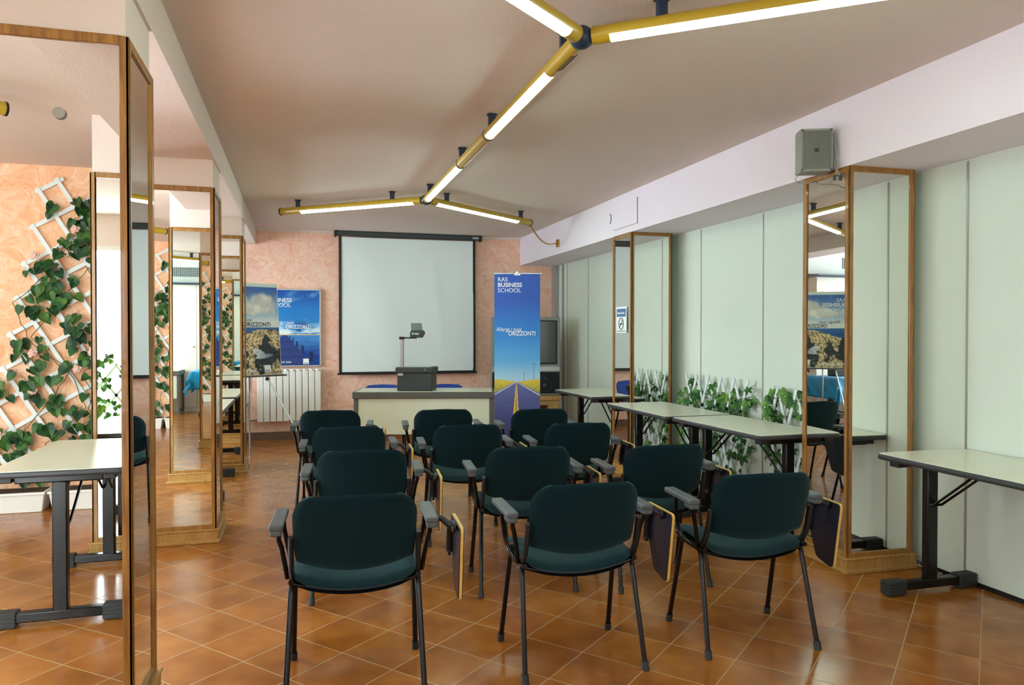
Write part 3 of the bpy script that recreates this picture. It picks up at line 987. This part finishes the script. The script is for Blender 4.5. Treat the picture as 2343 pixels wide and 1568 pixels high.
def rocks_art(u, v):
    hz = .52
    if v > hz:
        t = (v-hz)/(1-hz)
        c = mix((236, 244, 244), (150, 190, 226), sm(.1, .4, t)); c = mix(c, (66, 110, 186), sm(.35, .95, t))
        n1 = fbm(u*1.3, v*1.6, 3.0, 6, 2.0)
        d = math.hypot((u-.74)/.26, (v-.80)/.11); d2 = math.hypot((u-.42)/.42, (v-.715)/.07)
        cl = max(sm(1.25, .6, d-.9*n1), sm(1.25, .6, d2-.9*n1))
        c = mix(c, mix((246, 246, 238), (206, 210, 206), .5-1.6*fbm(u, v, 7, 4)), cl)
        c = mix(c, (244, 250, 250), sm(.15, .45, n1)*.5)
        if v > .965: c = (222, 240, 234)
        return c
    ridge = .395+.10*sm(.1, .72, u)-.02*sm(.85, 1, u)+.02*fbm(u, 0, 9, 4)
    if v > ridge:
        return mix((60, 118, 178), (40, 90, 160), (hz-v)/.1+.6*fbm(u*.6, v*6, 10, 3))
    n1 = fbm(u, v*1.1, 7.0, 6, 5.0); n2 = fbm(u, v*1.8, 15, 6, 9.0); n3 = fbm(u*1.2+.5*v, v*1.7, 34, 5, 3.0)
    c = mix((244, 224, 172), (150, 122, 88), .30+1.5*n2+1.3*n3)
    c = mix(c, (62, 58, 54), sm(.08, .2, n3+.3*n2)*.9)
    up = .30+.07*math.sin(u*8.5+.6)+.05*math.sin(u*19); lo = .10+.05*math.sin(u*10+4)
    edge = min(up-v, v-lo)/.05
    shadow = sm(-.5, .6, edge+7.0*n1)
    c = mix(c, mix((66, 74, 78), (44, 50, 56), .5+2*n2), shadow)
    if ((u-.64)/.11)**2+((v-.235+.30*(u-.64))/.042)**2 < 1 or ((u-.72)/.15)**2+((v-.20-.1*(u-.72))/.022)**2 < 1:
        c = mix((222, 226, 232), (128, 142, 176), sm(.56, .84, u)+.8*n2)
    if abs(u-.865) < .035 and .475 < v < .535 and math.hypot((u-.865)/.035, (v-.50)/.035) < 1: c = (140, 50, 46)
    if math.hypot((u-.87)/.016, (v-.538)/.012) < 1: c = (90, 64, 50)
    return c
def pier_art(u, v):
    hz = .40
    if v > hz:
        t = (v-hz)/(1-hz)
        c = mix((120, 186, 226), (34, 128, 206), sm(0, .45, t)); c = mix(c, (24, 84, 172), sm(.5, 1, t))
        n1 = fbm(u*.7+v*.5, v*2.2-u*.5, 3.2, 6, 4.0)
        c = mix(c, (150, 200, 232), sm(.05, .4, n1)*.65)
        n2 = fbm(u*.6, v*3.6, 4, 5, 11.0)
        c = mix(c, (236, 244, 246), sm(-.02, .12, n2)*sm(.34, .05, t))
        c = mix(c, (20, 66, 140), sm(.05, .2, -n2)*sm(.4, .15, t)*.8)
        if t < .02: c = (236, 200, 130)
        return c
    t = (hz-v)/hz
    cxx = .36+.02*t
    half = .045+.42*t
    sea = mix((70, 140, 206), (16, 60, 140), sm(0, .8, t)+.5*fbm(u*.6, v*6, 8, 3, 1.0))
    if abs(u-cxx) < half:
        pl = (v*90) % 1.0
        return mix((50, 76, 140), (34, 50, 104), .3+.6*(pl < .15)+.4*fbm(u, v, 20, 2))
    for q in (0.05, .1, .17, .27, .42):
        pxx = cxx+half*0+(.06+.42*q/.42*1.0)*1.0
        ph = .03+.24*q
        base = hz-hz*(q/.42*.75)
        if abs(u-(cxx+.045+1.0*q)) < .006+.06*q and base-.05 < v < base+ph*.6: return (28, 46, 84)
    return sea

# roll-up banner
bn = thing('roll_up_banner', 'tall blue business school roll-up banner with road picture beside the television', 'banner', (2.085, 6.99, 0), R(-15.5))
art_mesh('banner_print', .455, 1.89, 110, 340, road_art, bn, 0, .06)
m = MB(); m.box(-.2275, .001, .06, .2275, .003, 1.95); m.build('backing', 'sign_white', bn)
m = MB(); m.box(-.232, -.008, 1.945, .245, .01, 1.955); rl = m.build('top_rail', 'brushed_steel', bn)
m = MB(); m.box(-.03, -.012, 1.932, .03, .01, 1.95); m.sphere((0, 0, 1.955), .016, 12, 8); m.build('clip', 'sign_white', rl)
m = MB(); m.box(-.24, -.09, 0, .24, .09, .06); m.build('base', 'brushed_steel', bn, bevel=.015, seg=3)
m = MB(); m.cyl((0, .02, .03), (0, .02, 1.95), .008, 10); m.build('pole', 'brushed_steel', bn)
def school_logo(par, x, z, s, mat, y=-.0015):
    text('RAS', s, mat, par, (x, y, z), name='lettering')
    text('BUSINESS', s, mat, par, (x, y, z-s*.93), weight=s*.018, name='lettering')
    text('SCHOOL', s, mat, par, (x, y, z-s*1.86), name='lettering')
school_logo(bn, -.195, 1.872, .058, 'ink_white')
text('Allarga i tuoi', .056, 'ink_white', bn, (-.207, -.0015, 1.378), sx=.86)
text('ORIZZONTI', .060, 'ink_white', bn, (-.09, -.0015, 1.335), weight=.0008, sx=.84)

# framed pier poster on wall
fp = thing('framed_poster', 'framed blue poster of a wooden pier hanging above the radiator', 'poster', (-.08, 9.775, 0), 0)
art_mesh('poster_print', .68, .96, 120, 170, pier_art, fp, -.004, .945)
m = MB()
m.box(-.345, -.015, .93, .345, 0.024, .945); m.box(-.345, -.015, 1.905, .345, .024, 1.92); m.box(-.35, -.015, .93, -.335, .024, 1.92); m.box(.335, -.015, .93, .35, .024, 1.92)
m.box(-.34, 0, .94, .34, .02, 1.91)
m.build('frame', 'alu_frame', fp)
school_logo(fp, -.30, 1.82, .07, 'ink_white', -.006)
text('Allarga i tuoi', .06, 'ink_white', fp, (-.26, -.006, 1.475), sx=.9)
text('ORIZZONTI', .068, 'ink_white', fp, (-.085, -.006, 1.415), weight=.0008, sx=.85)
text('FORMAZIONE 2006', .036, 'ink_white', fp, (-.31, -.006, .975), sx=.95)
m = MB(); m.box(.13, -.006, .957, .20, -.0045, 1.03); m.build('emblem', 'ink_white', fp, bevel=.004)
text('RAS', .026, 'ink_blue', fp, (.142, -.0068, .962), weight=.0008)

# easel and its poster
ez = thing('easel', 'grey metal display easel standing by the farthest left mirror column', 'easel', (-.50, 8.62, 0), R(30))
m = MB(); m.box(-.38, -.045, .868, .40, .03, .886); m.build('tray', 'desk_grey', ez, bevel=.006)
for sx in (-1, 1):
    m = MB(); m.tube([(sx*.17, .0, .87), (sx*.30+.13*max(sx, 0), -.50, .0)] if sx > 0 else [(-.17, 0, .87), (-.33, -.42, 0)], .011, 10); m.build('leg', 'brushed_steel', ez)
m = MB(); m.tube([(-.02, .14, 1.93), (-.02, .05, .87), (-.02, .02, .0)], .010, 10); m.build('leg', 'brushed_steel', ez)
m = MB(); m.box(-.33, .045, .886, .33, .055, 1.0); m.build('back_plate', 'desk_grey', ez)
m = MB(); m.cyl((.17, .0, .84), (.17, -.03, .84), .018, 12); m.build('clamp', 'black_plastic', ez)
ep = thing('easel_poster', 'poster of a rocky shore under a cloudy sky leaning on the easel', 'poster', (-.50, 8.62, .887), R(30))
ep.rotation_euler = (R(-6), 0, R(30))
art_mesh('poster_print', .70, 1.03, 130, 190, rocks_art, ep, -.004, .004)
m = MB(); m.box(-.355, -.003, 0, .355, .006, 1.04); m.build('board', 'sign_white', ep)
school_logo(ep, -.31, .90, .07, 'ink_white', -.006)
text('Allarga i tuoi', .058, 'ink_dark', ep, (-.24, -.006, .605), sx=.9)
text('ORIZZONTI', .068, 'ink_dark', ep, (-.075, -.006, .548), weight=.0008, sx=.88)
text('FORMAZIONE 2006', .042, 'ink_white', ep, (-.31, -.006, .035), weight=.0006)
m = MB(); m.box(.15, -.006, .03, .225, -.0045, .11); m.build('emblem', 'ink_white', ep, bevel=.004)
text('RAS', .028, 'ink_blue', ep, (.162, -.0068, .037), weight=.0008)

# ------------------------------------------------------------------ television, stand
tv = thing('rear_projection_television', 'large grey rear-projection television with speaker panel behind the blue banner', 'television', (2.79, 9.0, .56), R(-10))
m = MB(); m.box(-.44, -.10, 0, .44, .10, 1.0)
m.add([(-.44, .10, 0), (.44, .10, 0), (.25, .42, .05), (-.25, .42, .05), (-.44, .10, 1.0), (.44, .10, 1.0), (.25, .42, .75), (-.25, .42, .75)], [(0,1,2,3), (4,7,6,5), (0,3,7,4), (1,5,6,2), (3,2,6,7), (0,4,5,1)])
m.build('cabinet', 'tv_grey', tv, bevel=.01)
m = MB(); m.box(-.40, -.108, .40, .40, -.10, .96); m.build('bezel', 'black_plastic', tv, bevel=.004)
m = MB(); m.box(-.38, -.112, .42, .38, -.107, .945); m.build('screen', 'tv_screen', tv)
m = MB(); m.box(-.43, -.112, .31, .43, -.10, .37); m.build('control_strip', 'alu_frame', tv, bevel=.003)
m = MB(); m.box(-.43, -.116, .03, .43, -.10, .30); sp = m.build('speaker_panel', 'speaker_cloth', tv, bevel=.005)
m = MB()
for cx in (-.28, .24):
    for (cz, rr) in ((.13, .078), (.245, .032)):
        m.tube([(cx+rr*math.cos(2*PI*q/24), -.117, cz+rr*math.sin(2*PI*q/24)) for q in range(25)], .003, 6)
        m.sphere((cx, -.116, cz), rr*.35, 12, 8, (1, .3, 1))
m.build('speaker_ring', 'speaker_ring', sp)
st = thing('television_stand', 'light wooden stand carrying the grey television', 'stand', (2.79, 9.0, 0), R(-10))
m = MB(); m.box(-.44, -.14, .50, .44, .30, .558); m.build('top', 'stand_wood', st, bevel=.006)
m = MB(); m.box(-.42, -.12, .44, .42, .28, .50); m.build('apron', 'stand_wood', st)
for x in (-.42, .28):
    m = MB(); m.box(x, -.12, 0, x+.14, .28, .44); m.build('side_post', 'stand_wood', st, bevel=.008)
m = MB(); m.box(-.28, .20, .05, .28, .22, .44); m.box(-.30, -.1, .03, .30, .25, .06); m.build('inner_panel', 'baseboard_brown', st)

# radiator
ra = thing('radiator', 'cream column radiator below the framed pier poster', 'radiator', (-.12, 9.74, 0))
nsec = 10; wS = .078
for q in range(nsec):
    x = -.39+q*wS
    m = MB(); m.box(x+.004, -.045, .24, x+wS-.004, -.03, .875); m.box(x+.025, -.03, .26, x+wS-.025, .03, .86)
    m.tube([(x+wS/2, -.01, .875), (x+wS/2, -.01, .90)], .03, 12)
    m.build('section', 'radiator_white', ra, bevel=.006, seg=3)
m = MB(); m.tube([(-.39, 0, .885), (-.39+nsec*wS, 0, .885)], .018, 12); m.tube([(-.39, 0, .265), (-.39+nsec*wS, 0, .265)], .018, 12); m.build('header_pipe', 'radiator_white', ra)
m = MB(); m.tube([(-.39, 0, .265), (-.46, 0, .265)], .014, 10); m.tube([(-.43, 0, .265), (-.43, .05, .265)], .012, 10); m.tube([(-.46, 0, .265), (-.49, 0, .265)], .022, 12); m.build('valve', 'chrome', ra)
# wall cable
m = MB(); m.tube([(-.60, 9.79, 1.0), (-.595, 9.787, .7), (-.61, 9.787, .5), (-.66, 9.787, .38), (-.665, 9.787, .15)], .004, 6)
tag(m.build('wall_cable', 'cable_black'), 'thin dark cable running down the pink wall left of the radiator', 'cable')

# wall loudspeaker
ls = thing('wall_loudspeaker', 'grey ribbed loudspeaker mounted on the beam above the near right mirror column', 'loudspeaker', (2.862, 3.60, 2.405), R(-22))
m = MB(); m.box(-.088, -.05, -.123, .088, .055, .123); m.build('cabinet', 'speaker_grey', ls, bevel=.006)
m = MB()
m.box(-.082, -.056, -.116, .082, -.049, .116)
m.build('front_plate', 'grille_dark', ls)
m = MB()
for q in range(30):
    x = -.078+q*.0053
    m.box(x, -.061, -.108, x+.0026, -.055, .108)
for x0, x1, z0, z1 in ((-.086, -.079, -.12, .12), (.081, .088, -.12, .12), (-.086, .088, -.12, -.109), (-.086, .088, .109, .12)): m.box(x0, -.062, z0, x1, -.05, z1)
m.build('grille', 'speaker_grey', ls)
m = MB()
for x in (-.077, .079):
    for z in (-.112, .112): m.cyl((x, -.062, z), (x, -.065, z), .004, 10)
m.build('screw', 'black_plastic', ls)
m = MB(); m.tube([(-.012, -.064, .01), (.0, -.064, .003), (.012, -.064, .01)], .0022, 6); m.tube([(-.012, -.064, -.012), (.0, -.064, -.005), (.012, -.064, -.012)], .0022, 6); m.box(-.01, -.0645, -.0015, .01, -.062, .0015)
m.build('badge', 'black_plastic', ls)
m = MB(); m.box(-.03, .05, -.04, .03, .10, .04); m.build('wall_bracket', 'black_plastic', ls)
cb = thing('speaker_cable', 'dangling cable with plugs below the wall loudspeaker', 'cable', (2.93, 3.50, 2.3))
m = MB(); m.tube([(0.008, .02, .20), (.008, .0, .08), (.0, -.02, .0), (-.012, -.01, -.05)], .004, 6); m.tube([(0.008, .02, .05), (-.005, -.02, -.02), (-.005, -.05, -.06)], .004, 6)
m.tube([(-.012, -.01, -.06), (-.012, .06, -.10), (-.012, .12, -.07), (-.012, .2, -.05), (-.01, .30, -.03), (-.012, .34, .0), (-.014, .28, .03), (-.014, .2, .02)], .0028, 6)
m.build('cord', 'cable_grey', cb)
m = MB(); m.tube([(-.012, -.01, -.045), (-.013, -.01, -.075)], .009, 8); m.build('plug', 'charcoal', cb)
m = MB(); m.tube([(-.006, -.05, -.055), (-.008, -.05, -.082)], .009, 8); m.build('plug', 'charcoal', cb)
# coiled cable at the column foot
m = MB()
random.seed(5)
for q in range(3):
    cx, cyy = 3.435, 3.32+.03*q
    m.tube([(cx+.03*math.cos(a), cyy+.06*math.sin(a)-.02, .012+.012*q+.01*math.sin(3*a+q)) for a in [2*PI*i/16 for i in range(17)]], .003, 6)
tag(m.build('coiled_cable', 'cable_grey'), 'small coil of grey cable on the floor between mirror column and wall', 'cable')

# ------------------------------------------------------------------ trellises and ivy
def leaf_heart(b, p, nrm, up, s, fold=.18):
    nrm = Vector(nrm).normalized(); up = Vector(up); up = (up-nrm*up.dot(nrm)).normalized(); rt = up.cross(nrm)
    pts = [(0, 0, 0), (.22, .12, fold), (.46, -.02, fold*1.3), (.52, -.32, fold), (.34, -.68, fold*.5), (0, -1.05, -.12),
           (-.34, -.68, fold*.5), (-.52, -.32, fold), (-.46, -.02, fold*1.3), (-.22, .12, fold), (0, -.45, -.03)]
    vs = [Vector(p)+rt*a*s+up*c*s+nrm*d*s for a, c, d in pts]
    b.add(vs, [(0, 1, 2, 10), (2, 3, 10), (3, 4, 10), (4, 5, 10), (10, 5, 6), (10, 6, 7), (10, 7, 8), (10, 8, 9, 0)])
def leaf_palm(b, p, nrm, up, s):
    """five pointed leaflets fanning out"""
    nrm = Vector(nrm).normalized(); up = Vector(up); up = (up-nrm*up.dot(nrm)).normalized(); rt = up.cross(nrm)
    for a, l in ((-100, .62), (-52, .85), (0, 1.0), (52, .85), (100, .62)):
        d = -up*math.cos(R(a))+rt*math.sin(R(a)); q = d.cross(nrm)
        dd = nrm*(-.16*l)
        P = Vector(p)
        vs = [P, P+d*s*l*.42+q*s*l*.27+nrm*s*.05, P+d*s*l*.75+q*s*l*.17, P+(d*l+dd)*s, P+d*s*l*.75-q*s*l*.17, P+d*s*l*.42-q*s*l*.27+nrm*s*.05, P+d*s*l*.5-nrm*s*.03]
        b.add(vs, [(0, 1, 6), (1, 2, 6), (2, 3, 6), (3, 4, 6), (4, 5, 6), (5, 0, 6)])

def slats(b, a, c, w, t, nrm):
    a, c = Vector(a), Vector(c); b.bar(a, c, w, t, up=nrm)

# accordion trellis along the right wall
def accordion(name, label, y0, y1, x, ztop, pitch, half_h, w=.027, group='white accordion trellises', nrmx=-1, along='y', zbase=0.0, rows=None):
    t = thing(name, label, 'trellis', (0, 0, 0), 0, group)
    n = int(round((y1-y0)/pitch)); fam = [MB(), MB()]
    rows = rows or int(math.ceil((ztop-zbase)/half_h))
    hh = (ztop-zbase)/rows
    def P(u, z, off):
        return (x+off*nrmx, u, z) if along == 'y' else (u, x+off*nrmx, z)
    nr_ = (1, 0, 0) if along == 'y' else (0, 1, 0)
    for i in range(n):
        for j in range(rows):
            ua, ub = y0+i*pitch, y0+(i+1)*pitch; um = (ua+ub)/2
            z0, z1 = zbase+j*hh, zbase+(j+1)*hh
            if j % 2 == 0:
                segs = [((ua, z0), (um, z1), 0), ((ub, z0), (um, z1), 1)]
            else:
                segs = [((um, z0), (ub, z1), 0), ((um, z0), (ua, z1), 1)]
            for (a, c, k_) in segs:
                ex = .5*w/hh
                a2 = (a[0]-(c[0]-a[0])*ex, max(zbase, a[1]-(c[1]-a[1])*ex)); c2 = (c[0]+(c[0]-a[0])*ex*1.4, c[1]+(c[1]-a[1])*ex*1.4)
                slats(fam[k_], P(a2[0], a2[1], .006+.010*k_), P(c2[0], c2[1], .006+.010*k_), .007, w, (0, 0, 1)) if False else fam[k_].bar(P(a2[0], a2[1], .006+.010*k_), P(c2[0], c2[1], .006+.010*k_), w, .008, up=nr_)
    for f in fam: f.build('slats', 'slat_white', t)
    return t
accordion('trellis', 'white accordion trellis with ivy behind the long tables, beside the far right mirror column', 5.06, 6.04, 3.435, .965, .196, .32)
accordion('trellis', 'white accordion trellis with ivy behind the near right mirror column', 3.95, 4.80, 3.435, .93, .21, .31)

def ivy_strand_cloud(name, label, centre_fn, n, size, mat, palm, nrm, seed, group=None, keepfn=None, cat='artificial ivy'):
    random.seed(seed)
    b = MB(); stems = MB()
    nv = Vector(nrm)
    cnt = 0
    while cnt < n:
        p = Vector(centre_fn())
        if keepfn and not keepfn(p): continue
        cnt += 1
        nn = (nv + Vector((random.uniform(-.6, .6), random.uniform(-.6, .6), random.uniform(-.15, .7)))).normalized()
        up = Vector((random.uniform(-.9, .9)*(1-abs(nv.x)), random.uniform(-.9, .9)*(1-abs(nv.y)), 1))
        s = size*random.uniform(.65, 1.2)
        (leaf_palm if palm else leaf_heart)(b, p, nn, up, s)
        q = p + Vector((random.uniform(-.05, .05), random.uniform(-.05, .05), random.uniform(-.02, .06))) - nv*random.uniform(.0, .02)
        stems.tube([p, (p+q)/2+Vector((0, 0, .008)), q], .0016, 4, cap=False)
    t = thing(name, label, cat, (0, 0, 0), 0, group)
    for bb in (b, stems):
        bb.v = [(min(v[0], XR-.008) if abs(nv.x) > .5 else v[0], (max(v[1], YF+.012) if nv.y > .5 else (min(v[1], 4.39) if nv.y < -.5 else v[1])), max(v[2], .01)) for v in bb.v]
    lv = b.build('leaves', mat, t, ang=20); lv['kind'] = 'stuff'
    return t, stems

def vine(stems, pts, r=.0025):
    out = []
    for i in range(len(pts)-1):
        a, c = Vector(pts[i]), Vector(pts[i+1])
        for q in range(5): out.append(a.lerp(c, q/5)+Vector((random.uniform(-.01, .01), random.uniform(-.01, .01), random.uniform(-.012, .012))))
    out.append(Vector(pts[-1]))
    stems.tube(out, r, 5)

def c_right1():
    y = random.uniform(5.0, 6.12); 
    band = random.random()
    if band < .45: z = random.gauss(.78, .08)
    elif band < .8: z = random.gauss(.50, .13)
    else: z = random.uniform(.05, .9)
    return (3.467-random.uniform(0, .085), y, max(.06, min(1.04, z)))
t, s_ = ivy_strand_cloud('ivy_garland', 'bright green ivy garland on the trellis beside the far right mirror column', c_right1, 140, .070, 'ivy_bright', True, (-1, -.25, .1), 3, 'ivy garlands on the trellises')
vine(s_, [(3.43, 6.1, .6), (3.42, 5.8, .85), (3.42, 5.5, .8), (3.42, 5.2, .82), (3.41, 4.95, .86), (3.40, 4.86, .80)]); vine(s_, [(3.42, 6.0, .3), (3.42, 5.5, .5), (3.42, 5.1, .4)])
for p in ((3.40, 5.75, 1.02), (3.40, 5.55, .99), (3.40, 4.98, .86), (3.40, 4.92, .82), (3.39, 5.70, .96)):
    mm = MB(); 
s_.build('stems', 'stem_green', t)
def c_right2():
    y = random.uniform(3.9, 4.84); band = random.random()
    if band < .45: z = random.gauss(.82, .07)
    elif band < .8: z = random.gauss(.42, .12)
    else: z = random.uniform(.05, .85)
    return (3.467-random.uniform(0, .085), y, max(.06, min(1.0, z)))
t, s_ = ivy_strand_cloud('ivy_garland', 'bright green ivy garland on the trellis behind the near right mirror column', c_right2, 110, .070, 'ivy_bright', True, (-1, -.25, .1), 8, 'ivy garlands on the trellises')
vine(s_, [(3.42, 4.88, .8), (3.42, 4.6, .9), (3.42, 4.2, .85), (3.42, 3.95, .8)]); vine(s_, [(3.42, 4.8, .45), (3.42, 4.4, .4), (3.42, 4.0, .5)])
s_.build('stems', 'stem_green', t)

# large diamond trellis on the orange rear wall (reflected)
tr = thing('trellis', 'large white diamond trellis fixed to the orange wall, reflected in the nearest mirror', 'trellis', (0, 0, 0), 0)
yw = YF+.03
f1, f2 = MB(), MB()
u_ = Vector((math.cos(R(31)), 0, math.sin(R(31)))); v_ = Vector((math.cos(R(-59)), 0, math.sin(R(-59))))
lefts = [(-1.82, 2.56), (-1.95, 2.475), (-1.99, 2.19), (-2.05, 1.90), (-2.10, 1.63), (-2.15, 1.35), (-2.2, 1.08), (-2.25, .8), (-2.3, .52)]
for i, (x, z) in enumerate(lefts):
    P = Vector((x, yw, z))
    if i > 0:
        L = .20 if i == 1 else min(1.15, (-1.15-x)/u_.x)
        if P.z + u_.z*L > 2.6: L = (2.6-P.z)/u_.z
        f1.bar(P-u_*.03, P+u_*L, .030, .010, up=(0, 1, 0))
    P2 = P+Vector((0, .011, 0))
    L = min(2.4, (P2.z-.2)/(-v_.z), (-1.15-x)/v_.x)
    f2.bar(P2-v_*.02, P2+v_*L, .030, .010, up=(0, 1, 0))
f1.build('slats', 'slat_white', tr); f2.build('slats', 'slat_white', tr)
def c_rear():
    z = random.uniform(.18, 2.42)
    xl = -1.93-(2.45-z)*.16-(.25 if z < 1.0 else 0)
    x = random.uniform(xl, -1.15)
    return (x, yw+.005+random.uniform(0, .08), z)
def keep_r(p):
    if p.z > 2.3 and p.x < -1.7: return random.random() < .25
    return noise.noise(Vector((p.x*3.5, p.z*4.5, 2))) > -.12
t, s_ = ivy_strand_cloud('ivy_garland', 'dark green ivy with pale pink roses on the large diamond trellis', c_rear, 400, .080, 'ivy_dark', False, (0, 1, .15), 12, 'ivy garlands on the trellises', keep_r)
for q in range(5):
    x0 = random.uniform(-2.0, -1.3)
    vine(s_, [(x0+.2*math.sin(i*1.7+q), yw+.04, .2+i*.28) for i in range(7)], .003)
s_.build('stems', 'stem_green', t)
rz_ = MB()
for q in range(24):
    p = None
    while p is None or not keep_r(Vector(p)): p = c_rear()
    cx, cyy, cz = p[0], p[1]+.06, p[2]
    for j in range(9):
        a = j*2.4; rr = .006+.0026*j
        rz_.sphere((cx+rr*math.cos(a), cyy-.002*j, cz+rr*math.sin(a)), .014, 8, 5, (1, .7, 1))
rz_.build('roses', 'rose_petal', t)['kind'] = 'stuff'
# planters below
for (x0, x1, lab) in ((-2.62, -1.86, 'left of the two white planter troughs below the large trellis'), (-1.83, -1.16, 'right of the two white planter troughs below the large trellis')):
    pt_ = thing('planter', lab, 'planter', ((x0+x1)/2, -1.17, 0), 0, 'white planter troughs')
    w_ = (x1-x0)/2
    m = MB(); m.add([(-w_+.02, -.08, 0), (w_-.02, -.08, 0), (w_-.02, .08, 0), (-w_+.02, .08, 0), (-w_, -.10, .14), (w_, -.10, .14), (w_, .10, .14), (-w_, .10, .14)], [(0,3,2,1), (4,5,6,7), (0,1,5,4), (1,2,6,5), (2,3,7,6), (3,0,4,7)])
    m.build('trough', 'planter_white', pt_, bevel=.006)
    m = MB(); m.box(-w_-.008, -.108, .135, w_+.008, .108, .155); m.build('rim', 'planter_white', pt_, bevel=.004)
    m = MB(); m.box(-w_+.012, -.09, .150, w_-.012, .09, .158); m.build('soil', 'soil', pt_)

# trellis with ivy in front of the bright window
accordion('trellis', 'low white trellis with ivy standing before the bright window, seen in the mirrors', -3.2, -1.72, 4.33, 1.0,   .25, .17, w=.024, nrmx=-1, along='x')
def c_win():
    return (random.uniform(-3.1, -1.72), 4.30-random.uniform(0, .06), min(1.12, max(.05, random.gauss(.7, .27))))
t, s_ = ivy_strand_cloud('ivy_garland', 'bright ivy on the low trellis before the bright window', c_win, 170, .07, 'ivy_bright', False, (0, -1, .2), 21, 'ivy garlands on the trellises')
vine(s_, [(-3.1, 4.29, .8), (-2.6, 4.29, .6), (-2.2, 4.29, .85), (-1.75, 4.29, .7)])
s_.build('stems', 'stem_green', t)

# ------------------------------------------------------------------ left bay, far end: cupboards, grille, desk, blue table
cu = thing('cupboard', 'tall cream cupboards with brass knobs against the far wall, seen in the mirrors', 'cupboard', (-2.35, 9.55, 0))
m = MB(); m.box(-1.3, -.0, 0, 1.3, .24, 2.2); m.build('carcass', 'cabinet_cream', cu)
for q in range(4):
    x = -1.3+.65*q
    m = MB(); m.box(x+.003, -.02, .08, x+.647, 0, 2.19); dr = m.build('door', 'cabinet_cream', cu, bevel=.002)
    kx = x+.60 if q % 2 == 0 else x+.05
    m = MB(); m.cyl((kx, -.02, 1.12), (kx, -.045, 1.12), .012, 12); m.build('knob', 'brass', dr)
m = MB(); m.box(-1.34, -.12, 2.20, 1.34, .24, 2.235); m.build('top_shelf', 'blue_shelf', cu)
m = MB(); m.box(-1.34, -.125, 2.19, 1.34, -.11, 2.215); m.build('shelf_edge', 'black_plastic', cu)
ag = thing('air_grille', 'white air conditioning housing with dark grille above the cupboards', 'air vent', (-2.35, 9.70, 0))
m = MB(); m.box(-1.35, -.02, 2.25, 1.35, .09, 2.66); m.build('housing', 'white_metal', ag)
for (x0, x1) in ((-.95, -.10), (.05, .75)):
    m = MB(); m.box(x0, -.03, 2.34, x1, -.02, 2.50); gp = m.build('grille_back', 'vent_dark', ag)
    m = MB()
    nn = int((x1-x0)/.03)
    for q in range(nn+1): xx = x0+(x1-x0)*q/nn; m.box(xx-.002, -.036, 2.34, xx+.002, -.03, 2.50)
    for q in range(7): zz = 2.34+.16*q/6; m.box(x0, -.036, zz-.002, x1, -.03, zz+.002)
    m.build('grille_bars', 'white_metal', gp)
desk('cream desk with white modesty panel before the cupboards, seen in the mirrors', (-3.25, 9.0, 0), 0, 1.35, .5)
# blue cloth table
bt = thing('side_table', 'table hidden under the bright blue cloth behind the easel', 'table', (-1.22, 8.96, 0))
m = MB(); m.box(-.42, -.32, .70, .42, .32, .73); m.build('tabletop', 'table_laminate', bt)
for sx in (-1, 1):
    m = MB(); m.box(sx*.33-.025, -.04, .04, sx*.33+.025, .04, .70); m.box(sx*.33-.025, -.28, 0, sx*.33+.025, .28, .05); m.build('leg', 'black_metal', bt)
n = 44; W_, D_ = .88, .68
vs = []; fs = []
ov = .30
for j in range(n+1):
    for i in range(n+1):
        a = -W_/2-ov+(W_+2*ov)*i/n; c = -D_/2-ov+(D_+2*ov)*j/n
        x = max(-W_/2, min(W_/2, a)); y = max(-D_/2, min(D_/2, c))
        dx, dy = a-x, c-y; drop = math.hypot(dx, dy) if (dx and dy) else abs(dx)+abs(dy)
        rip = .022*math.sin((a*1.0+c*1.3)*22)*min(1, drop*5)
        ex = (math.copysign(.03+rip, dx) if dx else 0); ey = (math.copysign(.03+rip, dy) if dy else 0)
        if dx and dy:
            ex += dx*.25; ey += dy*.25
        vs.append((-1.22+x+ex, 8.96+y+ey, .742-drop))
for j in range(n):
    for i in range(n):
        a = j*(n+1)+i; fs.append((a, a+1, a+n+2, a+n+1))
m = MB(); m.add(vs, fs); tc_ = m.build('tablecloth', 'cloth_blue', None, ang=80)
sd = tc_.modifiers.new('thickness', 'SOLIDIFY'); sd.thickness = .003; sd.offset = 1
tag(tc_, 'bright blue satin cloth draped over the small table behind the easel', 'tablecloth')
m = MB(); m.box(-1.12, 8.9, .747, -.93, 9.1, .84); tag(m.build('black_box', 'black_plastic', bevel=.01), 'small black box on the blue tablecloth', 'box')
m = MB(); m.box(-1.58, 8.85, .747, -1.30, 9.05, .757); m.box(-1.57, 8.86, .757, -1.33, 9.03, .762); tag(m.build('paper_stack', 'sign_white'), 'flat stack of papers on the blue tablecloth', 'papers')
# brochure on floor under the right tables
m = MB(); m.box(2.55, 5.35, .0, 2.75, 5.6, .03)
